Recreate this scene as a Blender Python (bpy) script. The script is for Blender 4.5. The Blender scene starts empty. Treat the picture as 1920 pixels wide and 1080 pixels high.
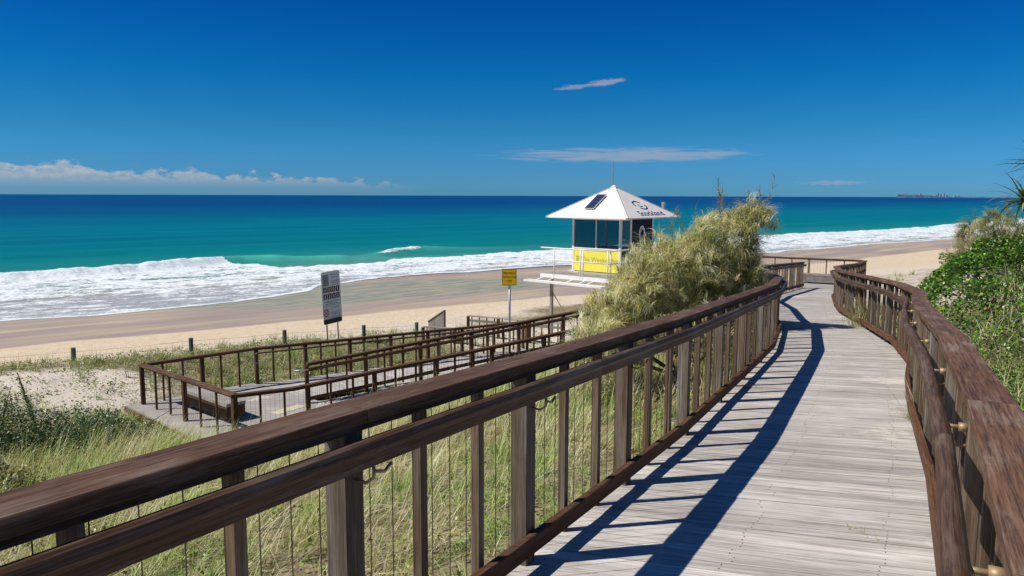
import bpy, math
import numpy as np
from mathutils import Vector, Matrix

rng = np.random.default_rng(11)
S = bpy.context.scene
R = math.radians
CZ = 7.0                       # camera height above the sea

# ------------------------------------------------------------------ camera
cam = bpy.data.cameras.new('camera'); co = bpy.data.objects.new('camera', cam)
S.collection.objects.link(co)
PITCH = math.atan(173/1440.); ROLL = R(0.18)
f_ = Vector((0, math.cos(PITCH), -math.sin(PITCH))); u0 = Vector((0, math.sin(PITCH), math.cos(PITCH))); r0 = Vector((1, 0, 0))
r_ = r0*math.cos(ROLL)+u0*math.sin(ROLL); u_ = -r0*math.sin(ROLL)+u0*math.cos(ROLL)
M = Matrix((r_, u_, -f_)).transposed().to_4x4(); M.translation = (0, 0, CZ)
co.matrix_world = M
cam.sensor_width = 36; cam.lens = 27.0; cam.clip_start = 0.05; cam.clip_end = 90000
S.camera = co

# ------------------------------------------------------------------ sun and sky
SUN_EL, SUN_AZ = 50.5, 256.85           # azimuth clockwise from +y
sd = Vector((math.sin(R(SUN_AZ))*math.cos(R(SUN_EL)), math.cos(R(SUN_AZ))*math.cos(R(SUN_EL)), math.sin(R(SUN_EL))))
sl = bpy.data.lights.new('sun', 'SUN'); sl.energy = 4.9; sl.angle = R(0.5); sl.color = (1, .95, .87)
so = bpy.data.objects.new('sun', sl); S.collection.objects.link(so)
so.rotation_euler = (-sd).to_track_quat('-Z', 'Y').to_euler()

W = bpy.data.worlds.new('World'); S.world = W; W.use_nodes = True
nt = W.node_tree; nt.nodes.clear()


class NT:
    def __init__(s, nt): s.nt = nt
    def n(s, typ, _a=None, **k):
        o = s.nt.nodes.new(typ)
        for a, v in k.items():
            if hasattr(o, a) and a not in o.inputs: setattr(o, a, v)
            else: s.put(o.inputs[a.replace('_', ' ')] if a.replace('_', ' ') in o.inputs else o.inputs[a], v)
        return o
    def put(s, sock, v):
        if isinstance(v, bpy.types.NodeSocket): s.nt.links.new(v, sock)
        elif isinstance(v, bpy.types.Node): s.nt.links.new(v.outputs[0], sock)
        elif isinstance(v, tuple) and len(v) == 3 and sock.type == 'RGBA': sock.default_value = (*v, 1)
        else: sock.default_value = v
    def m(s, op, a, b=0., c=0., clamp=False):
        o = s.nt.nodes.new('ShaderNodeMath'); o.operation = op; o.use_clamp = clamp
        for i, v in enumerate((a, b, c)): s.put(o.inputs[i], v)
        return o.outputs[0]
    def mix(s, fac, a, b, blend='MIX'):
        o = s.nt.nodes.new('ShaderNodeMix'); o.data_type = 'RGBA'; o.blend_type = blend
        s.put(o.inputs[0], fac); s.put(o.inputs[6], a); s.put(o.inputs[7], b)
        return o.outputs[2]
    def ss(s, v, a, b, lo=0., hi=1.):
        o = s.nt.nodes.new('ShaderNodeMapRange'); o.interpolation_type = 'SMOOTHSTEP'
        s.put(o.inputs[0], v); s.put(o.inputs[1], a); s.put(o.inputs[2], b); s.put(o.inputs[3], lo); s.put(o.inputs[4], hi)
        return o.outputs[0]
    def noise(s, vec, scale, detail=4, rough=.55, dist=0., out=0):
        o = s.nt.nodes.new('ShaderNodeTexNoise')
        s.put(o.inputs['Vector'], vec); s.put(o.inputs['Scale'], float(scale)); s.put(o.inputs['Detail'], float(detail)); s.put(o.inputs['Roughness'], rough); s.put(o.inputs['Distortion'], dist)
        return o.outputs[out]
    def comb(s, x, y, z=0.):
        o = s.nt.nodes.new('ShaderNodeCombineXYZ'); s.put(o.inputs[0], x); s.put(o.inputs[1], y); s.put(o.inputs[2], z); return o.outputs[0]
    def sep(s, v):
        o = s.nt.nodes.new('ShaderNodeSeparateXYZ'); s.put(o.inputs[0], v); return o.outputs
    def vmul(s, v, t):
        o = s.nt.nodes.new('ShaderNodeVectorMath'); o.operation = 'MULTIPLY'; s.put(o.inputs[0], v); o.inputs[1].default_value = t; return o.outputs[0]


g = NT(nt)
sky = g.n('ShaderNodeTexSky'); sky.sky_type = 'NISHITA'; sky.sun_disc = False
sky.sun_elevation = R(SUN_EL); sky.sun_rotation = R(SUN_AZ)
sky.altitude = 0; sky.air_density = 1.0; sky.dust_density = .25; sky.ozone_density = 3.5
hs = g.n('ShaderNodeHueSaturation', Color=sky); hs.inputs['Saturation'].default_value = 1.32
tc = g.n('ShaderNodeTexCoord'); X, Y, Z = g.sep(tc.outputs['Generated'])
az = g.m('MULTIPLY', g.m('ARCTAN2', X, Y), 57.2958); el = g.m('MULTIPLY', g.m('ARCSINE', Z), 57.2958)
cr = g.n('ShaderNodeValToRGB', Fac=g.m('DIVIDE', el, 30.)); ce = cr.color_ramp.elements
for i_, (a_e, c_e) in enumerate(((0., (.135, .43, 1.0)), (.05, (.115, .385, .88)), (.155, (.072, .37, .65)), (.28, (.020, .35, .62)), (.45, (.006, .27, .58)), (.72, (.10, .35, .54)), (1., (.15, .37, .52)))):
    e_ = ce[0] if i_ == 0 else ce[1] if i_ == 1 else ce.new(a_e)
    e_.position = a_e; e_.color = (*c_e, 1)
skyc = g.mix(1., hs.outputs[0], cr.outputs[0], 'MULTIPLY'); _v = g.n('ShaderNodeVectorMath', operation='SCALE'); g.put(_v.inputs[0], skyc); _v.inputs['Scale'].default_value = 1.42; skyc = _v.outputs[0]
# fair weather cumulus low over the sea
v = g.comb(g.m('MULTIPLY', az, .5), g.m('MULTIPLY', el, .95))
nz = g.noise(v, 1.5, 9, .6); nb = g.noise(g.comb(az, 3.3), .28, 2)
top = g.m('ADD', g.m('MULTIPLY', g.ss(az, -34., -7., 2.1, 1.1), g.m('ADD', .42, g.m('MULTIPLY', nb, 1.15))), 0.)
hgt = g.m('SUBTRACT', top, el)
cm = g.ss(g.m('ADD', hgt, g.m('MULTIPLY', g.m('SUBTRACT', nz, .5), 2.2)), .1, .42)
cm = g.m('MULTIPLY', cm, g.ss(az, -6., -10.5)); cm = g.m('MULTIPLY', cm, g.ss(el, .25, 1.35, .12, .9))
shade = g.ss(g.noise(v, 3.2, 6, .6), .3, .7)
cc = g.mix(g.m('MULTIPLY', shade, g.ss(el, .5, 1.8)), (3.9, 4.6, 5.4), (7.4, 7.2, 6.8))
skyc = g.mix(g.m('MULTIPLY', cm, .72), skyc, cc)


def wisp(a0, e0, wa, we, seed, amt, sx=.5, tilt=0.):
    ee = g.m('SUBTRACT', g.m('SUBTRACT', el, e0), g.m('MULTIPLY', g.m('SUBTRACT', az, a0), tilt))
    n = g.noise(g.comb(g.m('MULTIPLY', az, sx), g.m('MULTIPLY', ee, 4.), seed), 1.5, 7, .62, .7)
    d = g.m('ADD', g.m('POWER', g.m('DIVIDE', g.m('ABSOLUTE', g.m('SUBTRACT', az, a0)), wa), 2.), g.m('POWER', g.m('DIVIDE', g.m('ABSOLUTE', ee), we), 2.))
    e = g.m('SUBTRACT', 1., d)
    return g.m('MULTIPLY', g.ss(g.m('ADD', g.m('MULTIPLY', e, .5), g.m('SUBTRACT', n, .62)), 0., .4), amt)


for a in ((8.3, 2.95, 11.5, .72, 1.1, .52, .22, 0.), (6.7, 8.1, 2.0, .30, 5.5, .62, .9, .10), (4.4, 7.8, 1.7, .24, 9.1, .45, .9, .08), (22.5, .95, 3.0, .22, 2.2, .35, 1.6, 0.)):
    skyc = g.mix(wisp(*a), skyc, (5.2, 5.1, 5.6))
bg = g.n('ShaderNodeBackground', Color=skyc, Strength=.085)
out = g.n('ShaderNodeOutputWorld', Surface=bg.outputs[0])
S.view_settings.view_transform = 'Standard'; S.view_settings.look = 'None'; S.view_settings.exposure = 0; S.view_settings.gamma = 1

# ------------------------------------------------------------------ mesh helpers
C = S.collection


def tag(o, label=None, cat=None, group=None, kind=None):
    if label: o['label'] = label
    if cat: o['category'] = cat
    if group: o['group'] = group
    if kind: o['kind'] = kind
    return o


def empty(name, loc, label, cat, group=None, rz=0.):
    o = bpy.data.objects.new(name, None); C.objects.link(o); o.location = loc; o.rotation_euler = (0, 0, rz)
    bpy.context.view_layer.update()
    o.empty_display_size = .2
    return tag(o, label, cat, group)


def link(name, me, mat, parent=None):
    """me is in world coordinates; parent keeps its own transform"""
    o = bpy.data.objects.new(name, me); C.objects.link(o)
    if mat is not None and not len(me.materials): me.materials.append(mat)
    if parent is not None:
        o.parent = parent; o.matrix_parent_inverse = parent_world(parent).inverted()
    return o


def parent_world(p):
    if p.parent is None: return Matrix.Translation(p.location) @ p.rotation_euler.to_matrix().to_4x4()
    return parent_world(p.parent) @ p.matrix_parent_inverse @ p.matrix_basis


class MB:
    def __init__(s): s.v = []; s.f = []; s.uv = []; s.mi = []; s.col = []; s.smooth = False
    def add(s, vs, fs, uvs=None, mi=0, col=None):
        b = len(s.v); s.v += [tuple(p) for p in vs]
        for i, q in enumerate(fs):
            s.f.append(tuple(b+k for k in q)); s.mi.append(mi)
            s.uv += list(uvs[i]) if uvs else [(0, 0)]*len(q)
            s.col += [col if col is not None else .5]*len(q)
    def prism(s, poly, z0, z1, u0=None, mi=0, col=None):
        """vertical prism of an xy polygon (CCW); z0/z1 number"""
        n = len(poly); u0 = rng.random()*50 if u0 is None else u0
        vs = [(x, y, z0) for x, y in poly]+[(x, y, z1) for x, y in poly]; fs = []; uv = []; p = 0
        for i in range(n):
            j = (i+1) % n; d = math.dist(poly[i], poly[j])
            fs.append((i, j, n+j, n+i)); uv.append([(u0+z0, p), (u0+z0, p+d), (u0+z1, p+d), (u0+z1, p)]); p += d
        fs.append(tuple(range(n-1, -1, -1))); uv.append([(u0+vs[k][0], vs[k][1]) for k in range(n-1, -1, -1)])
        fs.append(tuple(range(n, 2*n))); uv.append([(u0+vs[k][0], vs[k][1]) for k in range(n, 2*n)])
        s.add(vs, fs, uv, mi, col)
    def post(s, c, h, w, d, z0, z1, ch=.004, **k):
        """rectangular post; h heading (cw from +y), w across, d along"""
        a, b = w/2, d/2; P = [(a-ch, -b), (a, -b+ch), (a, b-ch), (a-ch, b), (-a+ch, b), (-a, b-ch), (-a, -b+ch), (-a+ch, -b)]
        ch_, sh = math.cos(h), math.sin(h)
        s.prism([(c[0]+x*ch_+y*sh, c[1]-x*sh+y*ch_) for x, y in P], z0, z1, **k)
    def sweep(s, pts, prof, gap=0., split=True, mi=0, maxseg=None):
        """closed profile (right, up) along a polyline with mitred joints; each stretch a board of its own when split"""
        pts = [Vector(p) for p in pts]; n = len(pts); hd = []
        for i in range(n-1):
            d = pts[i+1]-pts[i]; hd.append(Vector((d.x, d.y, 0)).normalized())
        secs = []
        for i in range(n):
            a = hd[max(0, i-1)]; b = hd[min(n-2, i)]; t = (a+b).normalized(); rt = Vector((t.y, -t.x, 0)); k = 1/max(.3, rt.dot(Vector((b.y, -b.x, 0))))
            secs.append([pts[i]+rt*(x*k)+Vector((0, 0, z)) for x, z in prof])
        m = len(prof); per = [0]
        for i in range(m): per.append(per[-1]+math.dist(prof[i], prof[(i+1) % m]))
        u = rng.random()*40
        for i in range(n-1):
            L = (pts[i+1]-pts[i]).length; dirn = (pts[i+1]-pts[i])/L
            A = [p+dirn*gap for p in secs[i]]; B = [p-dirn*gap for p in secs[i+1]]
            if split: u = rng.random()*40
            v0 = rng.random()*9
            fs = []; uv = []
            for k in range(m):
                j = (k+1) % m
                fs.append((k, m+k, m+j, j)); uv.append([(u, v0+per[k]), (u+L, v0+per[k]), (u+L, v0+per[k+1]), (u, v0+per[k+1])])
            if split or i == 0: fs.append(tuple(range(m))); uv.append([(u, v0)]*m)
            if split or i == n-2: fs.append(tuple(range(2*m-1, m-1, -1))); uv.append([(u, v0)]*m)
            s.add(A+B, fs, uv, mi); u += L
    def tube(s, pts, rad, n=6, mi=0, cap=True):
        pts = [Vector(p) for p in pts]; rr = rad if isinstance(rad, (list, tuple)) else [rad]*len(pts); vs = []; fs = []; uv = []
        u = 0
        for i, p in enumerate(pts):
            t = (pts[min(i+1, len(pts)-1)]-pts[max(i-1, 0)]).normalized(); a = t.orthogonal().normalized() if i == 0 else (pa-t*pa.dot(t)).normalized(); pa = a; b = t.cross(a)
            for k in range(n):
                q = 2*math.pi*k/n; vs.append(p+(a*math.cos(q)+b*math.sin(q))*rr[i])
        for i in range(len(pts)-1):
            L = (pts[i+1]-pts[i]).length
            for k in range(n):
                j = (k+1) % n; fs.append((i*n+k, i*n+j, (i+1)*n+j, (i+1)*n+k)); w = .05*k
                uv.append([(u, w), (u, w+.05), (u+L, w+.05), (u+L, w)])
            u += L
        if cap:
            fs.append(tuple(range(n-1, -1, -1))); uv.append([(0, 0)]*n); fs.append(tuple(range((len(pts)-1)*n, len(pts)*n))); uv.append([(0, 0)]*n)
        s.add(vs, fs, uv, mi)
    def box(s, M4, sx, sy, sz, mi=0, ch=0.):
        """box centred on the matrix"""
        vs = [M4 @ Vector((x*sx/2, y*sy/2, z*sz/2)) for z in (-1, 1) for x, y in ((-1, -1), (1, -1), (1, 1), (-1, 1))]
        fs = [(3, 2, 1, 0), (4, 5, 6, 7), (0, 1, 5, 4), (1, 2, 6, 5), (2, 3, 7, 6), (3, 0, 4, 7)]
        u = rng.random()*30; uv = [[(u, 0), (u+sx, 0), (u+sx, sy), (u, sy)]]*2+[[(u, 1), (u+sx, 1), (u+sx, 1+sz), (u, 1+sz)], [(u, 2), (u+sy, 2), (u+sy, 2+sz), (u, 2+sz)]]*2
        s.add(vs, fs, uv, mi)
    def build(s, name, mat, parent=None, smooth=False):
        me = bpy.data.meshes.new(name); me.from_pydata(s.v, [], s.f); l = me.uv_layers.new(name='UVMap')
        l.data.foreach_set('uv', np.array(s.uv, dtype=np.float32).ravel())
        mats = mat if isinstance(mat, (list, tuple)) else [mat]
        for m_ in mats: me.materials.append(m_)
        me.polygons.foreach_set('material_index', s.mi)
        if any(c != .5 for c in s.col):
            a = me.attributes.new('tone', 'FLOAT', 'CORNER'); a.data.foreach_set('value', np.array(s.col, dtype=np.float32))
        if smooth: me.polygons.foreach_set('use_smooth', [True]*len(s.f))
        me.update()
        return link(name, me, None, parent)


def np_mesh(name, V, quads=None, tris=None, col=None, mat=None, parent=None, smooth=False, attrs=None):
    me = bpy.data.meshes.new(name); V = np.asarray(V, dtype=np.float32)
    nq = 0 if quads is None else len(quads); ntr = 0 if tris is None else len(tris)
    me.vertices.add(len(V)); me.vertices.foreach_set('co', V.ravel())
    idx = np.concatenate([a.ravel() for a in (quads, tris) if a is not None and len(a)]).astype(np.int32)
    me.loops.add(len(idx)); me.loops.foreach_set('vertex_index', idx)
    st = np.concatenate([np.arange(nq)*4, nq*4+np.arange(ntr)*3]).astype(np.int32)
    me.polygons.add(nq+ntr); me.polygons.foreach_set('loop_start', st)
    if smooth: me.polygons.foreach_set('use_smooth', np.ones(nq+ntr, dtype=bool))
    if col is not None:
        a = me.attributes.new('col', 'FLOAT_COLOR', 'POINT'); c4 = np.ones((len(V), 4), dtype=np.float32); c4[:, :3] = col; a.data.foreach_set('color', c4.ravel())
    for k, arr in (attrs or {}).items():
        a = me.attributes.new(k, 'FLOAT', 'POINT'); a.data.foreach_set('value', np.asarray(arr, dtype=np.float32))
    me.update(calc_edges=True); me.validate()
    return link(name, me, mat, parent)


# ------------------------------------------------------------------ materials
def new_mat(name):
    m = bpy.data.materials.new(name); m.use_nodes = True; m.node_tree.nodes.clear(); g = NT(m.node_tree)
    g.p = g.n('ShaderNodeBsdfPrincipled'); o = g.n('ShaderNodeOutputMaterial', Surface=g.p.outputs[0]); g.out = o
    return m, g


def setp(g, **k):
    for a, v in k.items(): g.put(g.p.inputs[a.replace('_', ' ')], v)


def bump(g, h, strength=.3, dist=.01):
    b = g.n('ShaderNodeBump'); g.put(b.inputs['Height'], h); b.inputs['Strength'].default_value = strength; b.inputs['Distance'].default_value = dist
    g.put(g.p.inputs['Normal'], b.outputs[0])


def wood(name, dark, mid, grey, greyamt=.5, rough=.55, spec=.35, cross=False, gsc=(1.6, 9)):
    m, g = new_mat(name)
    uv = g.n('ShaderNodeUVMap').outputs[0]; u, v_, _ = g.sep(uv)
    rnd = g.n('ShaderNodeObjectInfo').outputs['Random']
    ro = g.m('MULTIPLY', rnd, 37.)
    gr = g.noise(g.comb(g.m('MULTIPLY', u, 3.), g.m('MULTIPLY', v_, 90.), ro), 1., 6, .65, .4)
    gf = g.noise(g.comb(g.m('MULTIPLY', u, 9.), g.m('MULTIPLY', v_, 260.), ro), 1., 3, .7)
    gr = g.m('ADD', g.m('MULTIPLY', gr, .62), g.m('MULTIPLY', gf, .38))
    pa = g.noise(g.comb(g.m('MULTIPLY', u, gsc[0]), g.m('MULTIPLY', v_, gsc[1]), ro), 1., 5, .6, .6)
    pb = g.noise(g.comb(g.m('MULTIPLY', u, .7), g.m('MULTIPLY', v_, 3.), ro), 1., 2, .5)
    c = g.mix(g.ss(gr, .36, .62), dark, mid)
    c = g.mix(g.m('MULTIPLY', g.ss(g.m('ADD', g.m('MULTIPLY', pa, .6), g.m('MULTIPLY', gr, .4)), .46, .66), greyamt), c, grey)
    c = g.mix(g.ss(pb, .35, .7, 0., .55), c, g.mix(1., c, (.62, .55, .5), 'MULTIPLY'))
    hv = g.n('ShaderNodeHueSaturation', Color=c); g.put(hv.inputs['Value'], g.m('ADD', .8, g.m('MULTIPLY', rnd, .45)))
    # dark checks along the grain
    ck = g.ss(g.noise(g.comb(g.m('MULTIPLY', u, 2.), g.m('MULTIPLY', v_, 160.), ro), 1., 2, .5), .68, .74)
    c = g.mix(g.m('MULTIPLY', ck, .5), hv.outputs[0], (.02, .015, .012))
    setp(g, Base_Color=c, Roughness=g.ss(gr, .2, .8, rough-.1, rough+.2), Specular_IOR_Level=spec)
    bump(g, g.m('ADD', gr, g.m('MULTIPLY', ck, -1.)), .35, .003)
    return m


M_cap = wood('stained_rail_timber', (.058, .030, .017), (.175, .092, .050), (.265, .21, .16), .6, .55, .14, gsc=(2.6, 10))
M_hand = wood('handrail_timber', (.060, .032, .018), (.175, .094, .050), (.28, .235, .19), .55, .5, .2)
M_post = wood('post_timber', (.10, .066, .04), (.20, .135, .082), (.29, .26, .225), .6, .7, .2, gsc=(1.2, 14))
M_postg = wood('greyed_post_timber', (.10, .078, .055), (.20, .155, .11), (.33, .31, .29), .9, .7, .2, gsc=(1.2, 14))
M_toe = wood('kick_rail_timber', (.055, .027, .014), (.15, .072, .035), (.19, .135, .095), .4, .65, .12)
M_grey = wood('weathered_grey_timber', (.20, .18, .155), (.34, .31, .27), (.45, .43, .40), .7, .8, .2)
M_brown2 = wood('dark_timber_and_bench_shade', (.045, .023, .014), (.135, .066, .034), (.17, .13, .10), .4, .6, .15)


def deck_mat():
    m, g = new_mat('weathered_deck_boards')
    uv = g.n('ShaderNodeUVMap').outputs[0]; u, v_, _ = g.sep(uv)
    tone = g.n('ShaderNodeAttribute', attribute_name='tone').outputs['Fac']
    z = g.m('MULTIPLY', tone, 60.)
    gr = g.noise(g.comb(g.m('MULTIPLY', u, 2.2), g.m('MULTIPLY', v_, 70.), z), 1., 7, .7, .5)
    st = g.noise(g.comb(g.m('MULTIPLY', u, 1.1), g.m('MULTIPLY', v_, 22.), z), 1., 4, .6, .3)
    geo = g.n('ShaderNodeNewGeometry').outputs['Position']
    bl = g.noise(geo, 1.3, 4, .6)
    c = g.mix(g.ss(gr, .3, .68), (.29, .25, .215), (.68, .64, .585))
    c = g.mix(g.ss(st, .48, .7, 0., .6), c, (.34, .29, .25))
    c = g.mix(g.ss(bl, .45, .75, 0., .45), c, (.74, .71, .65))
    b2 = g.noise(geo, .45, 5, .65)
    c = g.mix(g.ss(b2, .5, .72, 0., .35), c, (.33, .28, .235))
    t = g.n('ShaderNodeHueSaturation', Color=c); g.put(t.inputs['Value'], g.m('ADD', .72, g.m('MULTIPLY', tone, .46)))
    sd_ = g.m('ADD', g.m('MULTIPLY', g.noise(geo, 1.1, 3, .5), .7), g.m('MULTIPLY', g.noise(geo, 9., 4, .7), .3))
    ck = g.ss(g.noise(g.comb(g.m('MULTIPLY', u, 1.6), g.m('MULTIPLY', v_, 120.), z), 1., 2, .5), .67, .72)
    c = g.mix(g.m('MULTIPLY', ck, .6), t.outputs[0], (.08, .065, .055))
    c = g.mix(g.ss(sd_, .60, .68, 0., .6), c, (.76, .70, .58))
    setp(g, Base_Color=c, Roughness=.8, Specular_IOR_Level=.2)
    bump(g, g.m('SUBTRACT', gr, g.m('MULTIPLY', ck, 1.2)), .5, .004)
    return m


M_deck = deck_mat()


def plain(name, col, rough=.5, metal=0., spec=.4, var=.12, sc=6.):
    m, g = new_mat(name)
    p = g.n('ShaderNodeTexCoord').outputs['Object']
    n = g.noise(p, sc, 5, .6)
    c = g.mix(g.ss(n, .3, .7), tuple(x*(1-var) for x in col), tuple(min(1, x*(1+var)) for x in col))
    setp(g, Base_Color=c, Roughness=rough, Metallic=metal, Specular_IOR_Level=spec)
    return m


M_steel = plain('galvanised_steel', (.48, .50, .50), .4, .7)
M_wire = plain('rusty_wire', (.10, .075, .055), .6, .3)
M_brass = plain('bronze_bracket', (.42, .30, .17), .55, .4)
M_white = plain('white_paint', (.82, .80, .76), .45, var=.05)
M_roof = plain('cream_roof_sheet', (.88, .83, .74), .45, var=.04, sc=2.)
M_yellow = plain('yellow_panel', (.88, .78, .10), .5, var=.05)
M_navy = plain('navy_panel', (.008, .015, .06), .6, spec=.15, var=.1)
M_navyp = plain('navy_lettering', (.02, .04, .16), .5, var=.1)
M_olive = plain('olive_lettering', (.45, .38, .05), .5, var=.1)
M_orange = plain('amber_sign_face', (.95, .55, .012), .4, var=.04)
M_black = plain('black_sign_paint', (.02, .02, .02), .5)
M_signw = plain('weathered_white_sign_face', (.88, .90, .87), .4, var=.06)
M_signg = plain('grey_sign_lettering', (.34, .36, .37), .6)
M_letter = plain('worn_sign_lettering', (.10, .07, .02), .6)
M_red = plain('sign_red', (.55, .05, .04), .5)
M_pict = plain('pictogram_dark', (.10, .05, .05), .5)
M_greenpost = plain('treated_pine', (.13, .15, .11), .8, var=.25, sc=14)
M_nail = plain('nail_head', (.05, .035, .03), .5, .5)


def glass_mat():
    m, g = new_mat('tinted_glass'); setp(g, Base_Color=(.03, .07, .11), Roughness=.05, Specular_IOR_Level=.5, IOR=1.5)
    tr = g.n('ShaderNodeBsdfTransparent'); tr.inputs[0].default_value = (.66, .76, .82, 1); mx = g.n('ShaderNodeMixShader'); mx.inputs[0].default_value = .86
    g.put(mx.inputs[1], g.p.outputs[0]); g.put(mx.inputs[2], tr.outputs[0]); g.put(g.out.inputs[0], mx.outputs[0]); return m


M_glass = glass_mat()
M_solar, gs = new_mat('solar_cells')
_c = gs.n('ShaderNodeUVMap').outputs[0]; _b = gs.n('ShaderNodeTexBrick', Vector=_c, Color1=(.008, .012, .05), Color2=(.012, .02, .07), Mortar=(.10, .12, .2), Scale=1.)
_b.offset = 0; _b.inputs['Mortar Size'].default_value = .008; _b.inputs['Brick Width'].default_value = .12; _b.inputs['Row Height'].default_value = .12
setp(gs, Base_Color=_b.outputs[0], Roughness=.15)


def veg_mat(name, transl=.3, rough=.55, spec=.3):
    m, g = new_mat(name)
    c = g.n('ShaderNodeAttribute', attribute_name='col').outputs['Color']
    setp(g, Base_Color=c, Roughness=rough, Specular_IOR_Level=spec)
    tr = g.n('ShaderNodeBsdfTranslucent'); g.put(tr.inputs[0], g.mix(1., c, (1., 1.05, .55), 'MULTIPLY'))
    mx = g.n('ShaderNodeMixShader'); mx.inputs[0].default_value = transl; g.put(mx.inputs[1], g.p.outputs[0]); g.put(mx.inputs[2], tr.outputs[0]); g.put(g.out.inputs[0], mx.outputs[0])
    return m


M_grass = veg_mat('grass_blades', .3); M_leaf = veg_mat('glossy_leaves', .25, .38, .5); M_needle = veg_mat('casuarina_needles', .5, .7, .1)
M_bark = wood('grey_bark', (.10, .08, .06), (.2, .17, .13), (.28, .25, .22), .5, .85, .1)

# ------------------------------------------------------------------ the shore line (foam edge), distances
SH = np.array([[-82, 12.], [-58.7, 29.2], [-33.2, 49.3], [-24.7, 56.0], [-15.5, 64.6], [-7.0, 71.4], [3.8, 78.7], [21.0, 89.9], [34.0, 101.4], [52.5, 117.6], [72.8, 133.2], [100.3, 154.5], [180, 219], [420, 420], [1500, 1500], [4200, 5200]])


def shore(x, y):
    """arc length along the shore and signed distance (sea positive)"""
    P = np.stack([x, y], -1); best = np.full(x.shape, 1e18); t = np.zeros(x.shape); q = np.zeros(x.shape); acc = 0.
    for a, b in zip(SH[:-1], SH[1:]):
        d = b-a; L = np.linalg.norm(d); u = d/L; w = P-a
        k = np.clip(w@u, 0, L); c = w-k[..., None]*u; r = np.linalg.norm(c, axis=-1); sg = np.where(u[0]*w[..., 1]-u[1]*w[..., 0] >= 0, 1., -1.)
        m = r < best; best = np.where(m, r, best); t = np.where(m, acc+k, t); q = np.where(m, sg*r, q); acc += L
    return t-61.7, q          # t = 0 at the left edge of the photograph


def vnoise(x, y, seed=0):
    """smooth value noise"""
    xi = np.floor(x).astype(np.int64); yi = np.floor(y).astype(np.int64); fx = x-xi; fy = y-yi
    fx = fx*fx*(3-2*fx); fy = fy*fy*(3-2*fy)
    def h(a, b):
        n = (a*374761393+b*668265263+seed*1442695041) & 0x7fffffff; n = ((n ^ (n >> 13))*1274126177) & 0x7fffffff
        return ((n ^ (n >> 16)) & 0xffff)/65535.
    return (h(xi, yi)*(1-fx)+h(xi+1, yi)*fx)*(1-fy)+(h(xi, yi+1)*(1-fx)+h(xi+1, yi+1)*fx)*fy


def fbm(x, y, seed=0, o=4):
    r = 0.; a = .5
    for i in range(o): r = r+a*vnoise(x*2**i, y*2**i, seed+i); a *= .5
    return r/(1-.5**o)


# ------------------------------------------------------------------ walkway lines
def zd(y): return CZ-1.52-.067*min(max(y, -6), 31)


Lc = [(-3.9, -4.15), (-2.25, -.91), (-.53, 2.44), (.36, 4.10), (1.22, 5.72), (2.42, 8.22), (3.02, 9.48), (3.78, 11.1), (4.30, 12.45), (4.86, 13.9), (5.42, 16.1), (6.26, 18.9), (6.80, 21.3), (8.1, 24.1), (9.55, 26.6), (11.2, 29.5)]
Rin = [(-2.06, -4.1), (0.8, 1.16), (1.57, 2.58), (2.62, 4.66), (3.62, 6.83), (4.30, 8.2), (4.97, 9.45), (5.86, 11.7), (6.72, 14.6), (7.6, 17.7), (8.02, 18.9), (8.5, 20.1), (9.49, 22.6), (10.6, 24.6), (12.3, 27.4), (14.5, 31.6)]


def offset(pts, d):
    pts = [Vector((p[0], p[1])) for p in pts]; o = []
    for i, p in enumerate(pts):
        a = (pts[i]-pts[i-1]).normalized() if i else (pts[1]-pts[0]).normalized(); b = (pts[i+1]-pts[i]).normalized() if i < len(pts)-1 else a
        t = (a+b).normalized(); rt = Vector((t.y, -t.x)); k = 1/max(.4, rt.dot(Vector((b.y, -b.x)))); o.append((p.x+rt.x*d*k, p.y+rt.y*d*k))
    return o


Rc = offset(Rin, .075)

# ------------------------------------------------------------------ ground height (world z)
CP = np.array([  # x, y, height relative to the camera
    (-4, -3, -2.3), (-1.5, 0, -2.2), (-.8, 3, -2.45), (1, 7, -2.65), (2.4, 10.8, -2.95), (4.6, 16, -3.45), (6.2, 21, -4.1), (9, 27, -4.6),
    (1.5, -1, -2.2), (3.5, 3, -2.2), (5.2, 7, -2.5), (8, 12, -2.7), (9.5, 17, -3.1), (11.5, 22, -3.7), (14.5, 27, -4.2), (17, 32, -4.6),
    (7, 2, -1.9), (10, 8, -2.1), (14, 14, -2.3), (18, 20, -2.8), (22, 28, -3.6), (26, 34, -4.3), (20, 8, -1.8), (28, 20, -2.3),
    (-3, 5, -2.9), (-3, 8, -3.5), (-5, 3, -3.1), (-7, 7, -4.1), (-5, 11, -4.3), (-1.3, 11.5, -3.75), (.6, 12.2, -3.2), (1.6, 14.2, -3.3), (-8, 12, -4.8), (-4, 15, -5.3), (-9, 16, -5.25), (-8, 19, -5.35), (-12, 14, -5.0), (-14, 18.5, -4.6), (-12, 19.5, -4.8), (-6, 20.5, -5.4),
    (-3, 19, -5.35), (0, 16.3, -4.75), (3, 17, -3.9), (1, 22, -5.4), (4, 23, -5.2), (-14, 23, -5.25), (-9, 25, -5.35), (-4, 28, -5.5), (2, 29, -5.7), (7, 31, -5.3),
    (-10, 0, -3.4), (-16, 5, -4.2), (-20, 14, -4.8), (-22, 20, -5.0), (3, 14, -3.3), (5, 27, -5.0), (12, 35, -5.2), (-8, -8, -2.6), (4, -8, -2.0)], dtype=float)


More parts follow.
